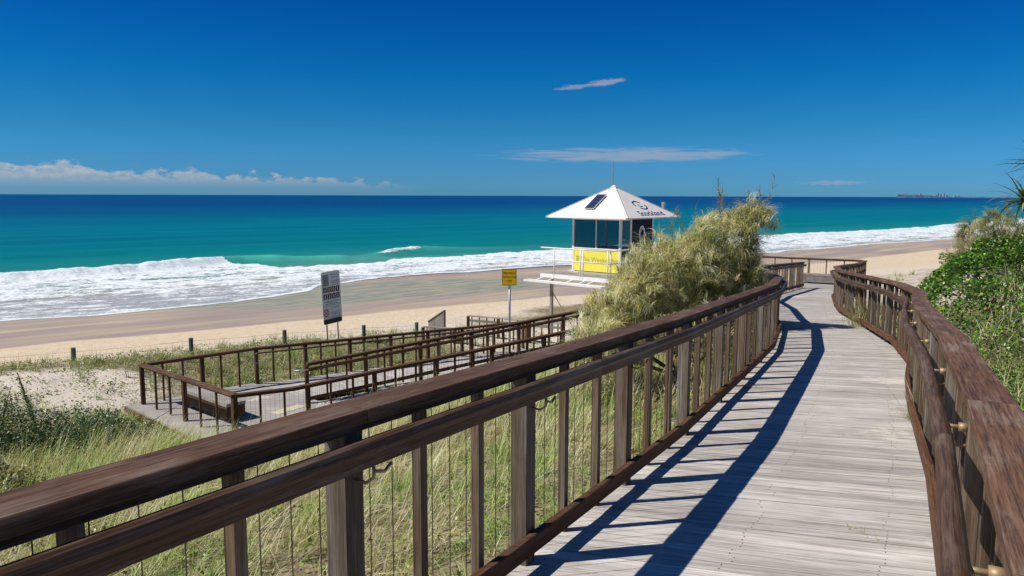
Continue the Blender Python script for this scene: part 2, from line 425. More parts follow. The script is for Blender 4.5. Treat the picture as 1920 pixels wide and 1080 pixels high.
def ground_z(x, y):
    x = np.asarray(x, float); y = np.asarray(y, float)
    t, q = shore(x, y); s = -q
    beach = np.interp(s, [-400, -60, 0, 10, 20, 27, 33, 60], [-14, -10, -7.12, -6.78, -6.15, -5.75, -5.5, -5.4])
    far = -5.4+1.9*np.clip((s-34)/14, 0, 1)+.9*np.clip((s-50)/60, 0, 1)
    w = np.full(x.shape, 2e-3); a = w*far
    for cx, cy, cz in CP:
        k = np.exp(-((x-cx)**2+(y-cy)**2)/(2*2.0**2)); w = w+k; a = a+k*cz
    dune = a/w
    b = np.clip((s-27)/6, 0, 1); b = b*b*(3-2*b)
    rel = beach*(1-b)+dune*b
    n = (fbm(x*.9, y*.9, 3)-.5)*.22*np.clip((s-29)/5, 0, 1)+(fbm(x*3.1, y*3.1, 8, 3)-.5)*.07*np.clip((s-24)/6, 0, 1)
    r = rel+n
    # never above the walkway
    return r+CZ


# terrain grid, finer near the dune
def axis(lo, hi, d0, c=0., grow=1.035, dmax=4000.):
    a = [c]; d = d0
    while a[-1] < hi:
        a.append(a[-1]+d)
        if abs(a[-1]-c) > 42: d = min(d*grow, dmax)
    b = [c]; d = d0
    while b[-1] > lo:
        b.append(b[-1]-d)
        if abs(b[-1]-c) > 26: d = min(d*grow, dmax)
    return np.array(sorted(set(a+b)))


gx = axis(-400, 6000, .28, 0.); gy = axis(-300, 6000, .28, 16.)
GX, GY = np.meshgrid(gx, gy); GZ = ground_z(GX, GY); gt, gq = shore(GX, GY)
ny, nx = GX.shape; ii = np.arange(ny*nx).reshape(ny, nx)
Q = np.stack([ii[:-1, :-1], ii[:-1, 1:], ii[1:, 1:], ii[1:, :-1]], -1).reshape(-1, 4)
qmin = gq.ravel()[Q].min(1); Q = Q[qmin < 60]
# vegetation density 0..1 used for grass and ground litter
def veg(x, y):
    t, q = shore(x, y); s = -q
    d = np.clip((s-31.2+(fbm(x*.35, y*.35, 21)-.5)*4)/2.5, 0, 1)
    patch = np.exp(-(((x+12.6)/4.2)**2+((y-19.2)/2.7)**2)**1.5)       # the bare sand patch
    patch2 = np.exp(-(((x+9.2)/1.7)**2+((y-15.8)/.7)**2))*.5
    d = d*(1-.93*patch)*(1-patch2)
    # trampled sand round the beach access and tower
    acc = np.exp(-(((x-3.)/6.0)**2+((y-29)/4.6)**2)**1.5); d = d*(1-acc)
    far = np.clip((x-11)/6, 0, 1)*np.clip((y-30)/4, 0, 1); d = d*(1-.5*far)
    return d


vg = veg(GX, GY)
wetline = np.interp(gt.ravel(), [0, 13, 28, 56, 75, 200], [24.4, 26, 28.8, 20.7, 18.3, 20]).reshape(GX.shape)+(fbm(gt*.08, gq*.0, 5)-.5)*1.6
wet = np.clip((wetline-(-gq)+(fbm(gt*.25, gq*.5, 6)-.5)*1.2)/1.8+.5, 0, 1)
# shallow gutter of water lying on the wet sand
pool = np.clip(1.25-(np.abs((gt-21.5-(-gq-13)*.35)/15.)**2.2+np.abs((-gq-13.5)/8.6)**2.2)+(fbm(gt*.13, gq*.22, 31)-.5)*.9, 0, 1)


def sand_mat():
    m, g = new_mat('beach_sand')
    A = lambda k: g.n('ShaderNodeAttribute', attribute_name=k).outputs['Fac']
    p = g.n('ShaderNodeNewGeometry').outputs['Position']
    wet, veg_, pool, t, s = A('wet'), A('veg'), A('pool'), A('t'), A('s')
    n1 = g.noise(p, 2.2, 6, .65); n2 = g.noise(p, 14., 5, .7); nbig = g.noise(p, .5, 3, .5)
    dry = g.mix(g.ss(n1, .3, .7), (.60, .475, .32), (.68, .56, .39))
    dune = g.mix(g.ss(n2, .3, .7), (.56, .48, .38), (.74, .66, .55))
    litter = g.mix(g.ss(n2, .35, .65), (.13, .11, .055), (.34, .28, .17))
    dry = g.mix(g.ss(s, 28., 34.), dry, dune)
    c = g.mix(g.ss(g.m('ADD', veg_, g.m('MULTIPLY', g.m('SUBTRACT', n1, .5), .7)), .3, .8), dry, litter)
    st = g.noise(g.comb(g.m('MULTIPLY', t, .12), g.m('MULTIPLY', s, .9)), 1., 5, .6, .4)
    wb = g.noise(g.comb(g.m('MULTIPLY', t, .05), g.m('MULTIPLY', s, .22)), 1., 3, .5)
    wetc = g.mix(g.ss(st, .35, .65), g.mix(g.ss(wb, .4, .6), (.33, .255, .215), (.41, .315, .22)), g.mix(g.ss(wb, .4, .6), (.40, .31, .25), (.54, .43, .28)))
    wf = g.ss(g.m('ADD', wet, g.m('MULTIPLY', g.m('SUBTRACT', st, .5), .25)), .3, .7)
    c = g.mix(wf, c, wetc)
    ps = g.noise(g.comb(g.m('MULTIPLY', t, .35), g.m('MULTIPLY', s, 1.6)), 1., 5, .62, .8)
    pc = g.mix(g.ss(ps, .38, .66), (.215, .245, .175), (.47, .40, .245))
    pf = g.m('MULTIPLY', g.ss(g.m('ADD', pool, g.m('MULTIPLY', g.m('SUBTRACT', ps, .5), .5)), .15, .6), .9)
    c = g.mix(pf, c, pc)
    # thin lines of foam left by the last swash
    ln = g.m('ABSOLUTE', g.m('SUBTRACT', g.m('SUBTRACT', s, g.m('MULTIPLY', g.noise(g.comb(g.m('MULTIPLY', t, .09), 0.), 1., 4, .6), 14.)), -1.2))
    lf = g.m('MULTIPLY', g.ss(ln, .22, .05), g.ss(g.noise(g.comb(g.m('MULTIPLY', t, .7), s), 1., 3), .45, .6))
    c = g.mix(g.m('MULTIPLY', g.m('MULTIPLY', lf, wf), .55), c, (.7, .67, .6))
    setp(g, Base_Color=c, Roughness=g.m('SUBTRACT', g.m('SUBTRACT', .9, g.m('MULTIPLY', wf, .38)), g.m('MULTIPLY', pf, .1)), Specular_IOR_Level=g.m('ADD', .12, g.m('MULTIPLY', wf, .12)))
    # footprints and ripples, fading where the sand is wet
    fp = g.noise(p, 3.4, 3, .55)
    bump(g, g.m('MULTIPLY', g.m('ADD', fp, g.m('MULTIPLY', n2, .3)), g.m('SUBTRACT', 1.05, wf)), .5, .12)
    return m


ground = np_mesh('sand', np.stack([GX, GY, GZ], -1).reshape(-1, 3), quads=Q, mat=sand_mat(), smooth=True,
                 attrs=dict(wet=wet.ravel(), veg=vg.ravel(), pool=pool.ravel(), t=gt.ravel(), s=(-gq).ravel()))
tag(ground, kind='structure')

# ------------------------------------------------------------------ sea
azs = np.radians(np.linspace(-78, 80, 1000)); rr = [22.]
while rr[-1] < 60000:
    r = rr[-1]; rr.append(r+(.26 if r < 90 else .26*(r/90)**1.7 if r < 400 else r*.03))
rr = np.array(rr); AZ, RR = np.meshgrid(azs, rr); SX = np.sin(AZ)*RR; SY = np.cos(AZ)*RR
st, sq = shore(SX, SY)
# thin tongue of swash up the sand
sw = np.interp(st, [-60, 0, 3, 8.5, 13.5, 17, 20.5, 27, 47, 81, 104, 126, 170], [-12, -10.9, -12.5, -11.2, -9.7, -8.1, -3.5, -2.5, -1.4, -2.8, -3, -4.5, -5])+(fbm(st*.22, st*0, 41)-.5)*1.8
z = np.zeros(SX.shape)
z += .10*np.sin((sq-.02*st)*.42+3*fbm(st*.02, sq*.02, 4))*np.clip((sq-25)/30, 0, 1)*np.clip(1-sq/500, 0, 1)
z += .12*(fbm(SX*.11, SY*.11, 51)-.5)*np.clip(sq/20, 0, 1)*np.clip(1-sq/400, 0, 1)


def ridge(tc, qc, amp, front, back):
    """breaker: crest at distance qc(t), steep face to the shore"""
    c = np.interp(st, tc, qc); a = np.interp(st, tc, amp); d = sq-c
    c0 = (fbm(st*.35, st*0, int(front*100))-.5)
    d = d+c0*1.1
    return a*(1+.5*c0)*np.where(d < 0, np.exp(-(d/front)**2), np.exp(-(d/back)**2))


W1 = ridge([-60, -20, 1.5, 9, 19, 23, 27, 33, 45], [15, 15, 15.5, 16.5, 19.5, 21, 18, 14, 12], [.6, .65, .65, .6, .65, .7, .62, .35, 0], 1.2, 3.0)
W2 = ridge([25, 31, 36, 40, 45, 50, 60], [14, 15.5, 18, 22, 25, 24, 20], [0, .2, .35, .5, .6, .3, 0], 1.8, 3.0)
W3 = ridge([60, 80, 104, 120, 145, 178, 194, 215, 230, 250, 275, 320], [13, 13.5, 15, 15.5, 15, 18, 18.5, 20, 22, 24, 28, 30], [0, .4, .5, .55, .45, .5, .9, .8, .5, 1.0, 1.1, 1.], 1.3, 4.0)
z += W1+W2+W3
lump = fbm(SX*1.3, SY*1.3, 61, 4)
# foam amount
fin = np.interp(st, [-60, 1.5, 9, 19, 22.8, 23.6, 27, 31, 40, 48, 60, 80, 104, 120, 145, 178, 215, 250, 275, 330], [15.4, 16, 17, 20, 21.3, 12, 11, 11, 13.5, 15.5, 17.5, 18.5, 15.5, 16, 15.5, 18, 20, 23, 28, 30])
edge = fin+(fbm(st*.5, sq*.3, 71)-.5)*2.5
foam = np.clip((edge-sq)/1.0+.5, 0, 1)*np.clip((sq+.4)/1.2, 0, 1)
foam = np.maximum(foam, np.clip(W2*4.5-1.1, 0, 1)*np.interp(st, [28, 31, 42, 44, 46, 60], [0, .9, 1, .9, .1, 0]))
out = np.clip(fbm(st*.16, sq*.5, 81)*2.6-1.45, 0, 1)*np.clip((sq-fin)/1.5, 0, 1)*np.clip(1-(sq-fin-2)/9, 0, 1)*np.interp(st, [20, 40, 100, 250], [.25, .6, .9, .9])
foam = np.maximum(foam, out*.62)
cur = fin-sq
foam *= np.where(sq > 0, .60+.40*np.exp(-(cur/3.0)**2), 1)
# swash: thin mottled film
film = np.clip((sq-sw)/.35, 0, 1)*(sq < 1)
lip = np.exp(-((sq-sw-.35)/.35)**2)*(.8+.6*(fbm(st*.9, sq*0, 43)-.4))
foam = np.where(sq <= 1, np.maximum(foam*np.clip((sq+.4)/1.4, 0, 1), np.clip(.40*film+lip*.9, 0, 1)), foam)
z += foam*(lump-.35)*.30*np.clip(sq/4, 0, 1)+.06*film*(sq < 1)*0
# the film follows the sand
gz = np.interp(-sq, [-400, -60, 0, 10, 20], [-14, -10, -7.12, -6.78, -6.15])+7
fz = gz+.010
z = np.where(sq < 1.5, np.maximum(z*np.clip(sq/1.5, 0, 1)-.0, fz), z)
z = np.where(sq < 1.5, np.maximum(z, gz+.010), z)
z = z-(RR/1000.)**2*0.
ny, nx = SX.shape; ii = np.arange(ny*nx).reshape(ny, nx)
Q = np.stack([ii[:-1, :-1], ii[:-1, 1:], ii[1:, 1:], ii[1:, :-1]], -1).reshape(-1, 4)
keep = ((sq-sw).ravel()[Q].max(1) > 0); Q = Q[keep]
used = np.unique(Q); remap = -np.ones(ny*nx, dtype=np.int64); remap[used] = np.arange(len(used))


def sea_mat():
    m, g = new_mat('sea_water')
    A = lambda k: g.n('ShaderNodeAttribute', attribute_name=k).outputs['Fac']
    p = g.n('ShaderNodeNewGeometry').outputs['Position']
    foam, t, q, face = A('foam'), A('t'), A('q'), A('face')
    # colour of the water by depth
    wn = g.noise(g.comb(g.m('MULTIPLY', t, .006), g.m('MULTIPLY', q, .03)), 1., 4, .6, .5)
    qq = g.m('ADD', q, g.m('MULTIPLY', g.m('MULTIPLY', g.m('SUBTRACT', wn, .5), q), .9))
    r = g.n('ShaderNodeValToRGB'); g.put(r.inputs[0], g.m('DIVIDE', g.m('LOGARITHM', g.m('MAXIMUM', qq, 1.), 10.), 4.))
    el_ = r.color_ramp.elements; stops = [(.0, (.32, .30, .22)), (.20, (.17, .28, .22)), (.31, (.03, .24, .20)), (.39, (.002, .18, .175)), (.46, (.0005, .155, .19)), (.525, (.0005, .15, .20)), (.60, (.0003, .085, .175)), (.68, (.0002, .045, .155)), (1., (.0002, .045, .155))]
    el_[0].position, el_[0].color = stops[0][0], (*stops[0][1], 1); el_[1].position, el_[1].color = stops[-1][0], (*stops[-1][1], 1)
    for a, c in stops[1:-1]:
        e = el_.new(a); e.color = (*c, 1)
    c = r.outputs[0]
    dk = g.noise(g.comb(g.m('MULTIPLY', t, .02), g.m('MULTIPLY', q, .11)), 1., 5, .6, .6)
    c = g.mix(g.ss(dk, .47, .66, 0., .55), c, g.mix(1., c, (.5, .72, .78), 'MULTIPLY'))
    c = g.mix(face, c, (.07, .40, .32))
    # foam pattern: lacy net stretched along the shore
    tq = g.comb(g.m('MULTIPLY', t, .75), g.m('MULTIPLY', q, 1.0))
    fn = g.noise(tq, 1.1, 8, .68, 1.1); fn2 = g.noise(tq, 4.5, 5, .6, .4)
    fb = g.noise(g.comb(g.m('MULTIPLY', t, .16), g.m('MULTIPLY', q, .42)), 1., 5, .6, .8)
    k = g.m('ADD', g.m('ADD', g.m('MULTIPLY', foam, 1.22), g.m('MULTIPLY', g.m('SUBTRACT', fb, .52), 1.5)), g.m('ADD', g.m('MULTIPLY', g.m('SUBTRACT', fn, .5), 1.5), g.m('MULTIPLY', g.m('SUBTRACT', fn2, .5), .6)))
    ff = g.m('MULTIPLY', g.ss(k, .33, .72), g.ss(foam, .02, .2))
    fc = g.mix(g.ss(g.m('ADD', g.m('MULTIPLY', fn2, .5), g.m('MULTIPLY', fn, .5)), .4, .6), (.60, .68, .70), (.87, .88, .87))
    film = g.ss(q, 1.2, -.4)
    c = g.mix(film, c, g.mix(g.ss(fn, .35, .65), (.33, .33, .31), (.46, .46, .43)))
    c = g.mix(ff, c, fc)
    setp(g, Base_Color=c, Roughness=g.m('ADD', .32, g.m('MULTIPLY', ff, .5)), Specular_IOR_Level=g.m('ADD', .015, g.m('MULTIPLY', film, .15)))
    w1 = g.noise(g.comb(g.m('MULTIPLY', t, .35), g.m('MULTIPLY', q, .9)), 1., 6, .65, .3)
    w2 = g.noise(p, 2.5, 4, .6)
    far = g.m('DIVIDE', 1., g.m('ADD', 1., g.m('MULTIPLY', q, .004)))
    h = g.m('ADD', g.m('MULTIPLY', w1, .8), g.m('MULTIPLY', w2, .25))
    h = g.m('ADD', g.m('MULTIPLY', h, far), g.m('MULTIPLY', ff, g.m('ADD', .4, g.m('MULTIPLY', fn2, .6))))
    b = g.n('ShaderNodeBump'); g.put(b.inputs['Height'], h); b.inputs['Strength'].default_value = .55; b.inputs['Distance'].default_value = .22
    g.put(g.p.inputs['Normal'], b.outputs[0])
    return m


facem = np.clip((W1+W2+W3)*1.3, 0, 1)*(1-foam)
sel = lambda a: a.ravel()[used]
sea = np_mesh('sea', np.stack([SX, SY, z], -1).reshape(-1, 3)[used], quads=remap[Q], mat=sea_mat(), smooth=True,
              attrs=dict(foam=sel(foam), t=sel(st), q=sel(sq), face=sel(facem)))
tag(sea, kind='structure')

# ------------------------------------------------------------------ the boardwalk
def cut(c, d, line):
    """distance from c along d to the polyline nearest to c"""
    best = None
    for a, b in zip(line[:-1], line[1:]):
        ex, ey = b[0]-a[0], b[1]-a[1]; den = d[0]*ey-d[1]*ex
        if abs(den) < 1e-9: continue
        wx, wy = a[0]-c[0], a[1]-c[1]; t = (wx*ey-wy*ex)/den; k = (wx*d[1]-wy*d[0])/den
        if -1e-6 <= k <= 1+1e-6 and t > 0 and (best is None or t < best): best = t
    return best


LE = offset(Lc, -.06); RE = offset(Rc, .06)


def boards(mb, left, right, y0, y1, pitch, gap, angf, cx, zf, thick=.035):
    y = y0
    def ln(y):
        a = angf(y); c = (cx(y), y); d = (math.cos(a), math.sin(a))
        tr = cut(c, d, right); tl = cut(c, (-d[0], -d[1]), left)
        if tr is None or tl is None: return None
        return c, d, tl, tr
    while y < y1:
        A = ln(y+gap/2); B = ln(y+pitch-gap/2); y += pitch
        if A is None or B is None: continue
        jl, jr = rng.normal(0, .004, 2)
        P = []
        for (c, d, tl, tr) in (A, B):
            for t in (-tl-jl, tr+jr): P.append((c[0]+d[0]*t, c[1]+d[1]*t))
        a, b, c2, d2 = P[0], P[1], P[3], P[2]
        dz = rng.normal(0, .0012)
        top = [(p[0], p[1], zf(p[1])+dz) for p in (a, b, c2, d2)]; bot = [(p[0], p[1], p[2]-thick) for p in top]
        L = math.dist(a, b); u = rng.random()*30; v = rng.random()*30; w = pitch-gap
        fs = [(0, 1, 2, 3), (7, 6, 5, 4), (0, 4, 5, 1), (1, 5, 6, 2), (2, 6, 7, 3), (3, 7, 4, 0)]
        uv = [[(u, v), (u+L, v), (u+L, v+w), (u, v+w)]]*2+[[(u, v), (u, v+.03), (u+L, v+.03), (u+L, v)], [(u, v), (u+.03, v), (u+.03, v+w), (u, v+w)]]*2
        mb.add(top+bot, fs, uv, col=float(np.clip(rng.normal(.5, .22), .02, .98)))
        yield a, b, c2, d2, zf


def lerp_line(line, y):
    for a, b in zip(line[:-1], line[1:]):
        if a[1] <= y <= b[1]: k = (y-a[1])/(b[1]-a[1]); return a[0]+(b[0]-a[0])*k
    return line[-1][0]


ang = lambda y: R(float(np.interp(y, [-4, 4, 9, 16, 25], [-18, -17.5, -15, -9.5, -6])))
cxf = lambda y: .5*(lerp_line(LE, y)+lerp_line(RE, y))
mb = MB(); nails = MB()
for k, (a, b, c2, d2, zf) in enumerate(boards(mb, LE, RE, -2.2, 29.2, .092, .0035, ang, cxf, zd)):
    for s0 in (.17, .95, 1.62):
        L = math.dist(a, b); 
        if s0 > L-.05: continue
        s_ = s0+rng.normal(0, .016)
        for w in (.25, .75):
            px = a[0]+(b[0]-a[0])*s_/L+(d2[0]-a[0])*w; py = a[1]+(b[1]-a[1])*s_/L+(d2[1]-a[1])*w
            if py > 14 or rng.random() < .2: continue
            nails.add([(px+.0042*math.cos(q), py+.0042*math.sin(q), zd(py)+.0025) for q in np.arange(6)*math.pi/3], [tuple(range(6))])
bw = mb.build('boardwalk', M_deck); tag(bw, kind='structure')
# platform at the far end
zp = zd(31)
mb = MB(); mb.prism([(11.15, 29.25), (13.35, 29.25), (14.62, 31.65), (9.2, 34.75), (7.5, 31.8)], zp-.04, zp-.002)
o = mb.build('boardwalk_platform', M_deck); tag(o, kind='structure')
nl = nails.build('nails', M_nail, bw); tag(nl, kind='stuff')
# bearers and stumps under the deck
mb = MB()
for off in (.10,):
    mb.sweep([(x, y, zd(y)-.04) for x, y in offset(Lc, off)], [(-.035, -.2), (.035, -.2), (.035, 0), (-.035, 0)], 0, True)
    mb.sweep([(x, y, zd(y)-.04) for x, y in offset(Rc, -off)], [(-.035, -.2), (.035, -.2), (.035, 0), (-.035, 0)], 0, True)
mb.build('bearer', M_post, bw)


def arclen(pts):
    s = [0.]
    for a, b in zip(pts[:-1], pts[1:]): s.append(s[-1]+math.dist(a[:2], b[:2]))
    return s


def at(pts, S_, s):
    s = min(max(s, 0), S_[-1]-1e-6)
    for i in range(len(pts)-1):
        if s <= S_[i+1]:
            k = (s-S_[i])/(S_[i+1]-S_[i]); a, b = pts[i], pts[i+1]
            return tuple(a[j]+(b[j]-a[j])*k for j in range(3)), math.atan2(b[0]-a[0], b[1]-a[1])


def bevel_rect(x0, x1, z0, z1, c=.005):
    return [(x0, z0+c), (x0, z1-c), (x0+c, z1), (x1-c, z1), (x1, z1-c), (x1, z0+c), (x1-c, z0), (x0+c, z0)]


def handprof(o, top):
    """round-topped grip over a flat skirt; o = offset from the rail centre"""
    P = [(-.021, -.088), (-.021, -.048), (-.026, -.042)]
    P += [(-.031*math.cos(a), -.031+.031*math.sin(a)) for a in np.radians([0, 25, 50, 72, 90, 108, 130, 155, 180])]
    P += [(.026, -.042), (.021, -.048), (.021, -.088)]
    return [(o+x, top+z) for x, z in P]


def railing(name, label, cat, pts, side, s0=0., hand=True, toe=True, caph=1.0, bay=1.5, wires=(0, 1e9), wsp=.125, mats=None, group=None, postdrop=.25, ends=True, capw=.15, skip=None, brackets=True, post_s=None, subrail=True, hoff=.125, htop=.905):
    """pts: rail centre on the deck (x,y,z); side +1: walkway lies to the right"""
    mc, mh, mp, mt = mats or (M_cap, M_hand, M_post, M_toe)
    e = empty(name, pts[0], label, cat, group)
    hc = capw/2
    mb = MB(); mb.sweep([(x, y, z+caph) for x, y, z in pts], bevel_rect(-hc, hc, -.045, 0, .003), .0018); mb.build('top_rail', mc, e)
    if subrail:
        mb = MB(); mb.sweep([(x, y, z+caph-.0455) for x, y, z in pts], bevel_rect(-hc*.66, hc*.66, -.030, 0, .003), .001); mb.build('under_rail', mc, e)
    SL = arclen(pts)
    if hand:
        o = side*hoff
        mb = MB(); mb.sweep(pts, handprof(o, htop*caph), .0008); hr = mb.build('handrail', mh, e)
    if toe:
        mb = MB(); mb.sweep(pts, bevel_rect(*sorted((side*.046, side*.088)), .075, .165, .004), .001); mb.build('kick_rail', mt, e)
    s = s0; k = 0; pos = []
    if post_s is not None: pos = post_s
    else:
        while s < SL[-1]+.01:
            pos.append((s, k % 3 == 0)); s += bay/3; k += 1
        if ends and SL[-1]-pos[-1][0] > .12: pos.append((SL[-1]-.05, True))
    ht = caph-.076 if subrail else caph-.045
    k_post = 0
    for s, big in pos:
        (x, y, z), h = at(pts, SL, s)
        mb = MB()
        if big:
            mb.post((x, y), h, .09, .09, z-postdrop, z+ht, .005); mb.build('post', M_postg if mp is M_post and k_post % 3 != 2 else mp, e); k_post += 1
            if hand and brackets:
                b = MB(); rt = Vector((math.cos(h), -math.sin(h), 0))*side; c = Vector((x, y, z+.84*caph))
                b.tube([c+rt*.045, c+rt*.075], .017, 10); b.tube([c+rt*.075, c+rt*(hoff-.015)], .008, 8)
                f = Vector((math.sin(h), math.cos(h), 0))
                b.tube([c+rt*.045+Vector((0, 0, -.07)), c+rt*.09+Vector((0, 0, -.075)), c+rt*hoff+Vector((0, 0, -.05)), c+rt*hoff+Vector((0, 0, -.015))], .006, 6)
                b.tube([c+rt*.125+Vector((0, 0, -.03))+f*.00, c+rt*.125+f*.05+Vector((0, 0, -.045)), c+rt*.125+f*.085+Vector((0, 0, -.028))], .006, 6)
                b.build('bracket', M_brass, hr, smooth=True)
        else:
            mb.post((x, y), h, .043, .043, z-.004 if not toe else z+.001, z+ht, .003); mb.build('baluster', mp, e)
    mb = MB(); s = max(s0, wires[0]); nw = 0; ps = [p for p, b in pos]
    while s < min(SL[-1], wires[1]) and nw < 4000:
        (x, y, z), h = at(pts, SL, s); r = .0019
        mb.prism([(x-r, y-r), (x+r, y-r), (x, y+r)], z+.03, z+ht+.002); s += wsp; nw += 1
    if nw: mb.build('wire_mesh', M_wire, e)
    return e


L3 = [(x, y, zd(y)) for x, y in Lc]; R3 = [(x, y, zd(y)) for x, y in Rc]
SLl = arclen(L3)
# arc position of the post standing at (.05, 3.66)
def s_at(yy): return next(s for s in np.arange(0, SLl[-1], .005) if at(L3, SLl, s)[0][1] >= yy)
pm = [s_at(v) for v in (-1.25, -.03, 1.19, 2.41, 3.53, 4.76, 6.08)]
while pm[-1]+1.46 < SLl[-1]: pm.append(pm[-1]+1.46)
pl = []
for a, b in zip(pm[:-1], pm[1:]): pl += [(a, True), (a+(b-a)/3, False), (a+(b-a)*2/3, False)]
pl.append((pm[-1], True))
if SLl[-1]-pm[-1] > .3: pl.append((SLl[-1]-.05, True))
railing('timber_railing', 'long dark brown timber railing along the left edge of the boardwalk, nearest the camera', 'railing', L3, 1, post_s=pl, htop=.925, hoff=.12, group='timber railings of the upper boardwalk')
railing('timber_railing', 'winding reddish timber railing along the right edge of the boardwalk beside the green scrub', 'railing', R3, -1, s0=.4, hoff=.135, htop=.87, group='timber railings of the upper boardwalk', postdrop=.3)
F0, F1 = Vector((14.5, 31.66, zp)), Vector((9.3, 34.7, zp))
railing('timber_railing', 'straight timber railing across the far end of the boardwalk behind the grey bench', 'railing', [tuple(F0), tuple(F1)], -1, s0=0, bay=2.1, hand=False, toe=False, group='timber railings of the upper boardwalk')


def bench(name, label, c, h, L, W_, H, mat, mat2=None):
    e = empty(name, c, label, 'bench', 'timber block benches')
    b = MB()
    sh, chh = math.sin(h), math.cos(h)
    def rect(l0, l1, w0, w1): return [(c[0]+l*chh+w*sh, c[1]-l*sh+w*chh) for l, w in ((l0, w0), (l1, w0), (l1, w1), (l0, w1))]
    for i in range(3):
        w0 = -W_/2+i*W_/3
        b.prism(rect(-L/2, L/2, w0+.004, w0+W_/3-.004), c[2]+H-.07, c[2]+H)
    b.build('seat', mat, e)
    b = MB(); b.prism(rect(-L/2+.015, L/2-.015, -W_/2+.015, W_/2-.015), c[2]+.075, c[2]+H-.072); b.build('base', mat2 or mat, e)
    for s in (-1, 1):
        b = MB(); b.prism(rect(s*L*.36-.05, s*L*.36+.05, -W_/2+.05, W_/2-.05), c[2], c[2]+.074); b.build('foot', mat, e)
    return e


bench('timber_bench', 'weathered grey timber bench at the far end of the boardwalk', (13.05, 31.75, zp), R(28), 2.0, .45, .40, M_grey)

# ------------------------------------------------------------------ lower switchback ramp and landing
zl = CZ-5.06
hA = R(60); hC = R(45)
def along(p, h, s): return (p[0]+math.sin(h)*s, p[1]+math.cos(h)*s)
A0 = (-5.68, 15.38); B0 = (-5.0, 18.35); C0 = (-8.95, 18.2)
Aend = along(A0, hA, 12.3); Bend = along(B0, hA, 13.5)
C1 = along(C0, hC, 2.9); Cend = along(C0, hC, 13.5)
slA = 1/11.2; zA = lambda s: zl+max(0, s-1.2)*slA; zC = lambda s: zl-max(0, s-2.9)*.045
mats2 = (M_brown2, M_brown2, M_brown2, M_brown2)
gl = 'dark railings of the lower switchback ramp'
A = [(*along(A0, hA, s), zA(s)) for s in (0, 1.2, 5, 8.5, 12.3)]
railing('ramp_railing', 'dark timber railing on the near side of the upper flight of the switchback ramp', 'railing', A, -1, s0=0, hand=False, mats=mats2, group=gl, capw=.14, wsp=.1)
B = [(*along(B0, hA, s), zA(s+1.2)) for s in (0, 4, 8.5, 13.5)]
railing('ramp_railing', 'dark timber railing between the two flights of the switchback ramp', 'railing', B, 1, s0=0, mats=mats2, group=gl, capw=.14, wsp=.1, brackets=False)
Cc = [(*along(C0, hC, s), zC(s)) for s in (0, 2.9, 7, 13.5)]
railing('ramp_railing', 'dark timber railing on the beach side of the lower flight', 'railing', Cc, 1, s0=0, hand=False, toe=False, mats=mats2, group=gl, capw=.13, wsp=.1, bay=1.47)
railing('ramp_railing', 'short brown railing closing the left end of the landing beside the bench', 'railing', [(*C0, zl), (*A0, zl)], -1, s0=0, hand=False, toe=False, mats=(M_cap, M_cap, M_brown2, M_brown2), group=gl, capw=.16, bay=2.13, wsp=.1)
# handrail with a loop end on the beach side railing, from where the lower flight begins
hr = empty('loop_handrail', (*C1, zl), 'round dark handrail with a looped steel end on the beach side of the lower flight', 'handrail')
inC = lambda s: (along(C0, hC, s)[0]+math.cos(hC)*.12, along(C0, hC, s)[1]-math.sin(hC)*.12, zC(s)+.86)
b = MB(); b.tube([inC(2.9), inC(7), inC(12.8)], .024, 8); b.build('grip', M_brown2, hr, smooth=True)
b = MB(); p0 = Vector(inC(2.95)); fC = Vector((math.sin(hC), math.cos(hC), 0))
b.tube([p0+fC*(-.02)]+[p0-fC*(.05+.16*math.cos(a)*1+.16*0)+Vector((0, 0, -.13+.13*math.sin(a))) for a in np.radians([90, 60, 30, 0, -30, -60, -90])]+[p0+Vector((0, 0, -.26))], .014, 8); b.build('loop', M_steel, hr, smooth=True)
hb = empty('loop_handrail', (*B0, zl), 'pale steel loop on the end post between the two flights', 'handrail')
b = MB(); fB = Vector((math.sin(hA), math.cos(hA), 0)); rB = Vector((math.cos(hA), -math.sin(hA), 0)); q = Vector((*B0, zl+.86))
b.tube([q+rB*.13+fB*.25, q+rB*.13-fB*.1, q+rB*.08-fB*.3, q-rB*.08-fB*.3, q-rB*.13-fB*.1], .014, 8); b.build('loop', M_steel, hb, smooth=True)

# decks
mb = MB()
lo = [(*along(A0, hA, -.25), 0)]
P0 = (A0[0]-.25, A0[1]-.42); P1 = (C0[0]-.38, C0[1]-.1); P2 = along(C0, hC, 2.9); P2 = (P2[0]-.1, P2[1]+.1); P3 = along(B0, hC, .3); P4 = B0; P5 = along(A0, hA, 1.2); P5 = (P5[0]+.06, P5[1]-.1)
mb.prism([P0, P5, (P4[0]+.5, P4[1]+.3), P3, P2, P1], zl-.045, zl)
ld = mb.build('lower_landing', M_deck); tag(ld, kind='structure')
mb = MB(); mb.sweep([(*P5, zl-.047), (*P0, zl-.047), (*P1, zl-.047), (*P2, zl-.047)], [(-.03, -.2), (.0, -.2), (.0, 0), (-.03, 0)], 0); mb.build('edge_board', M_toe, ld)


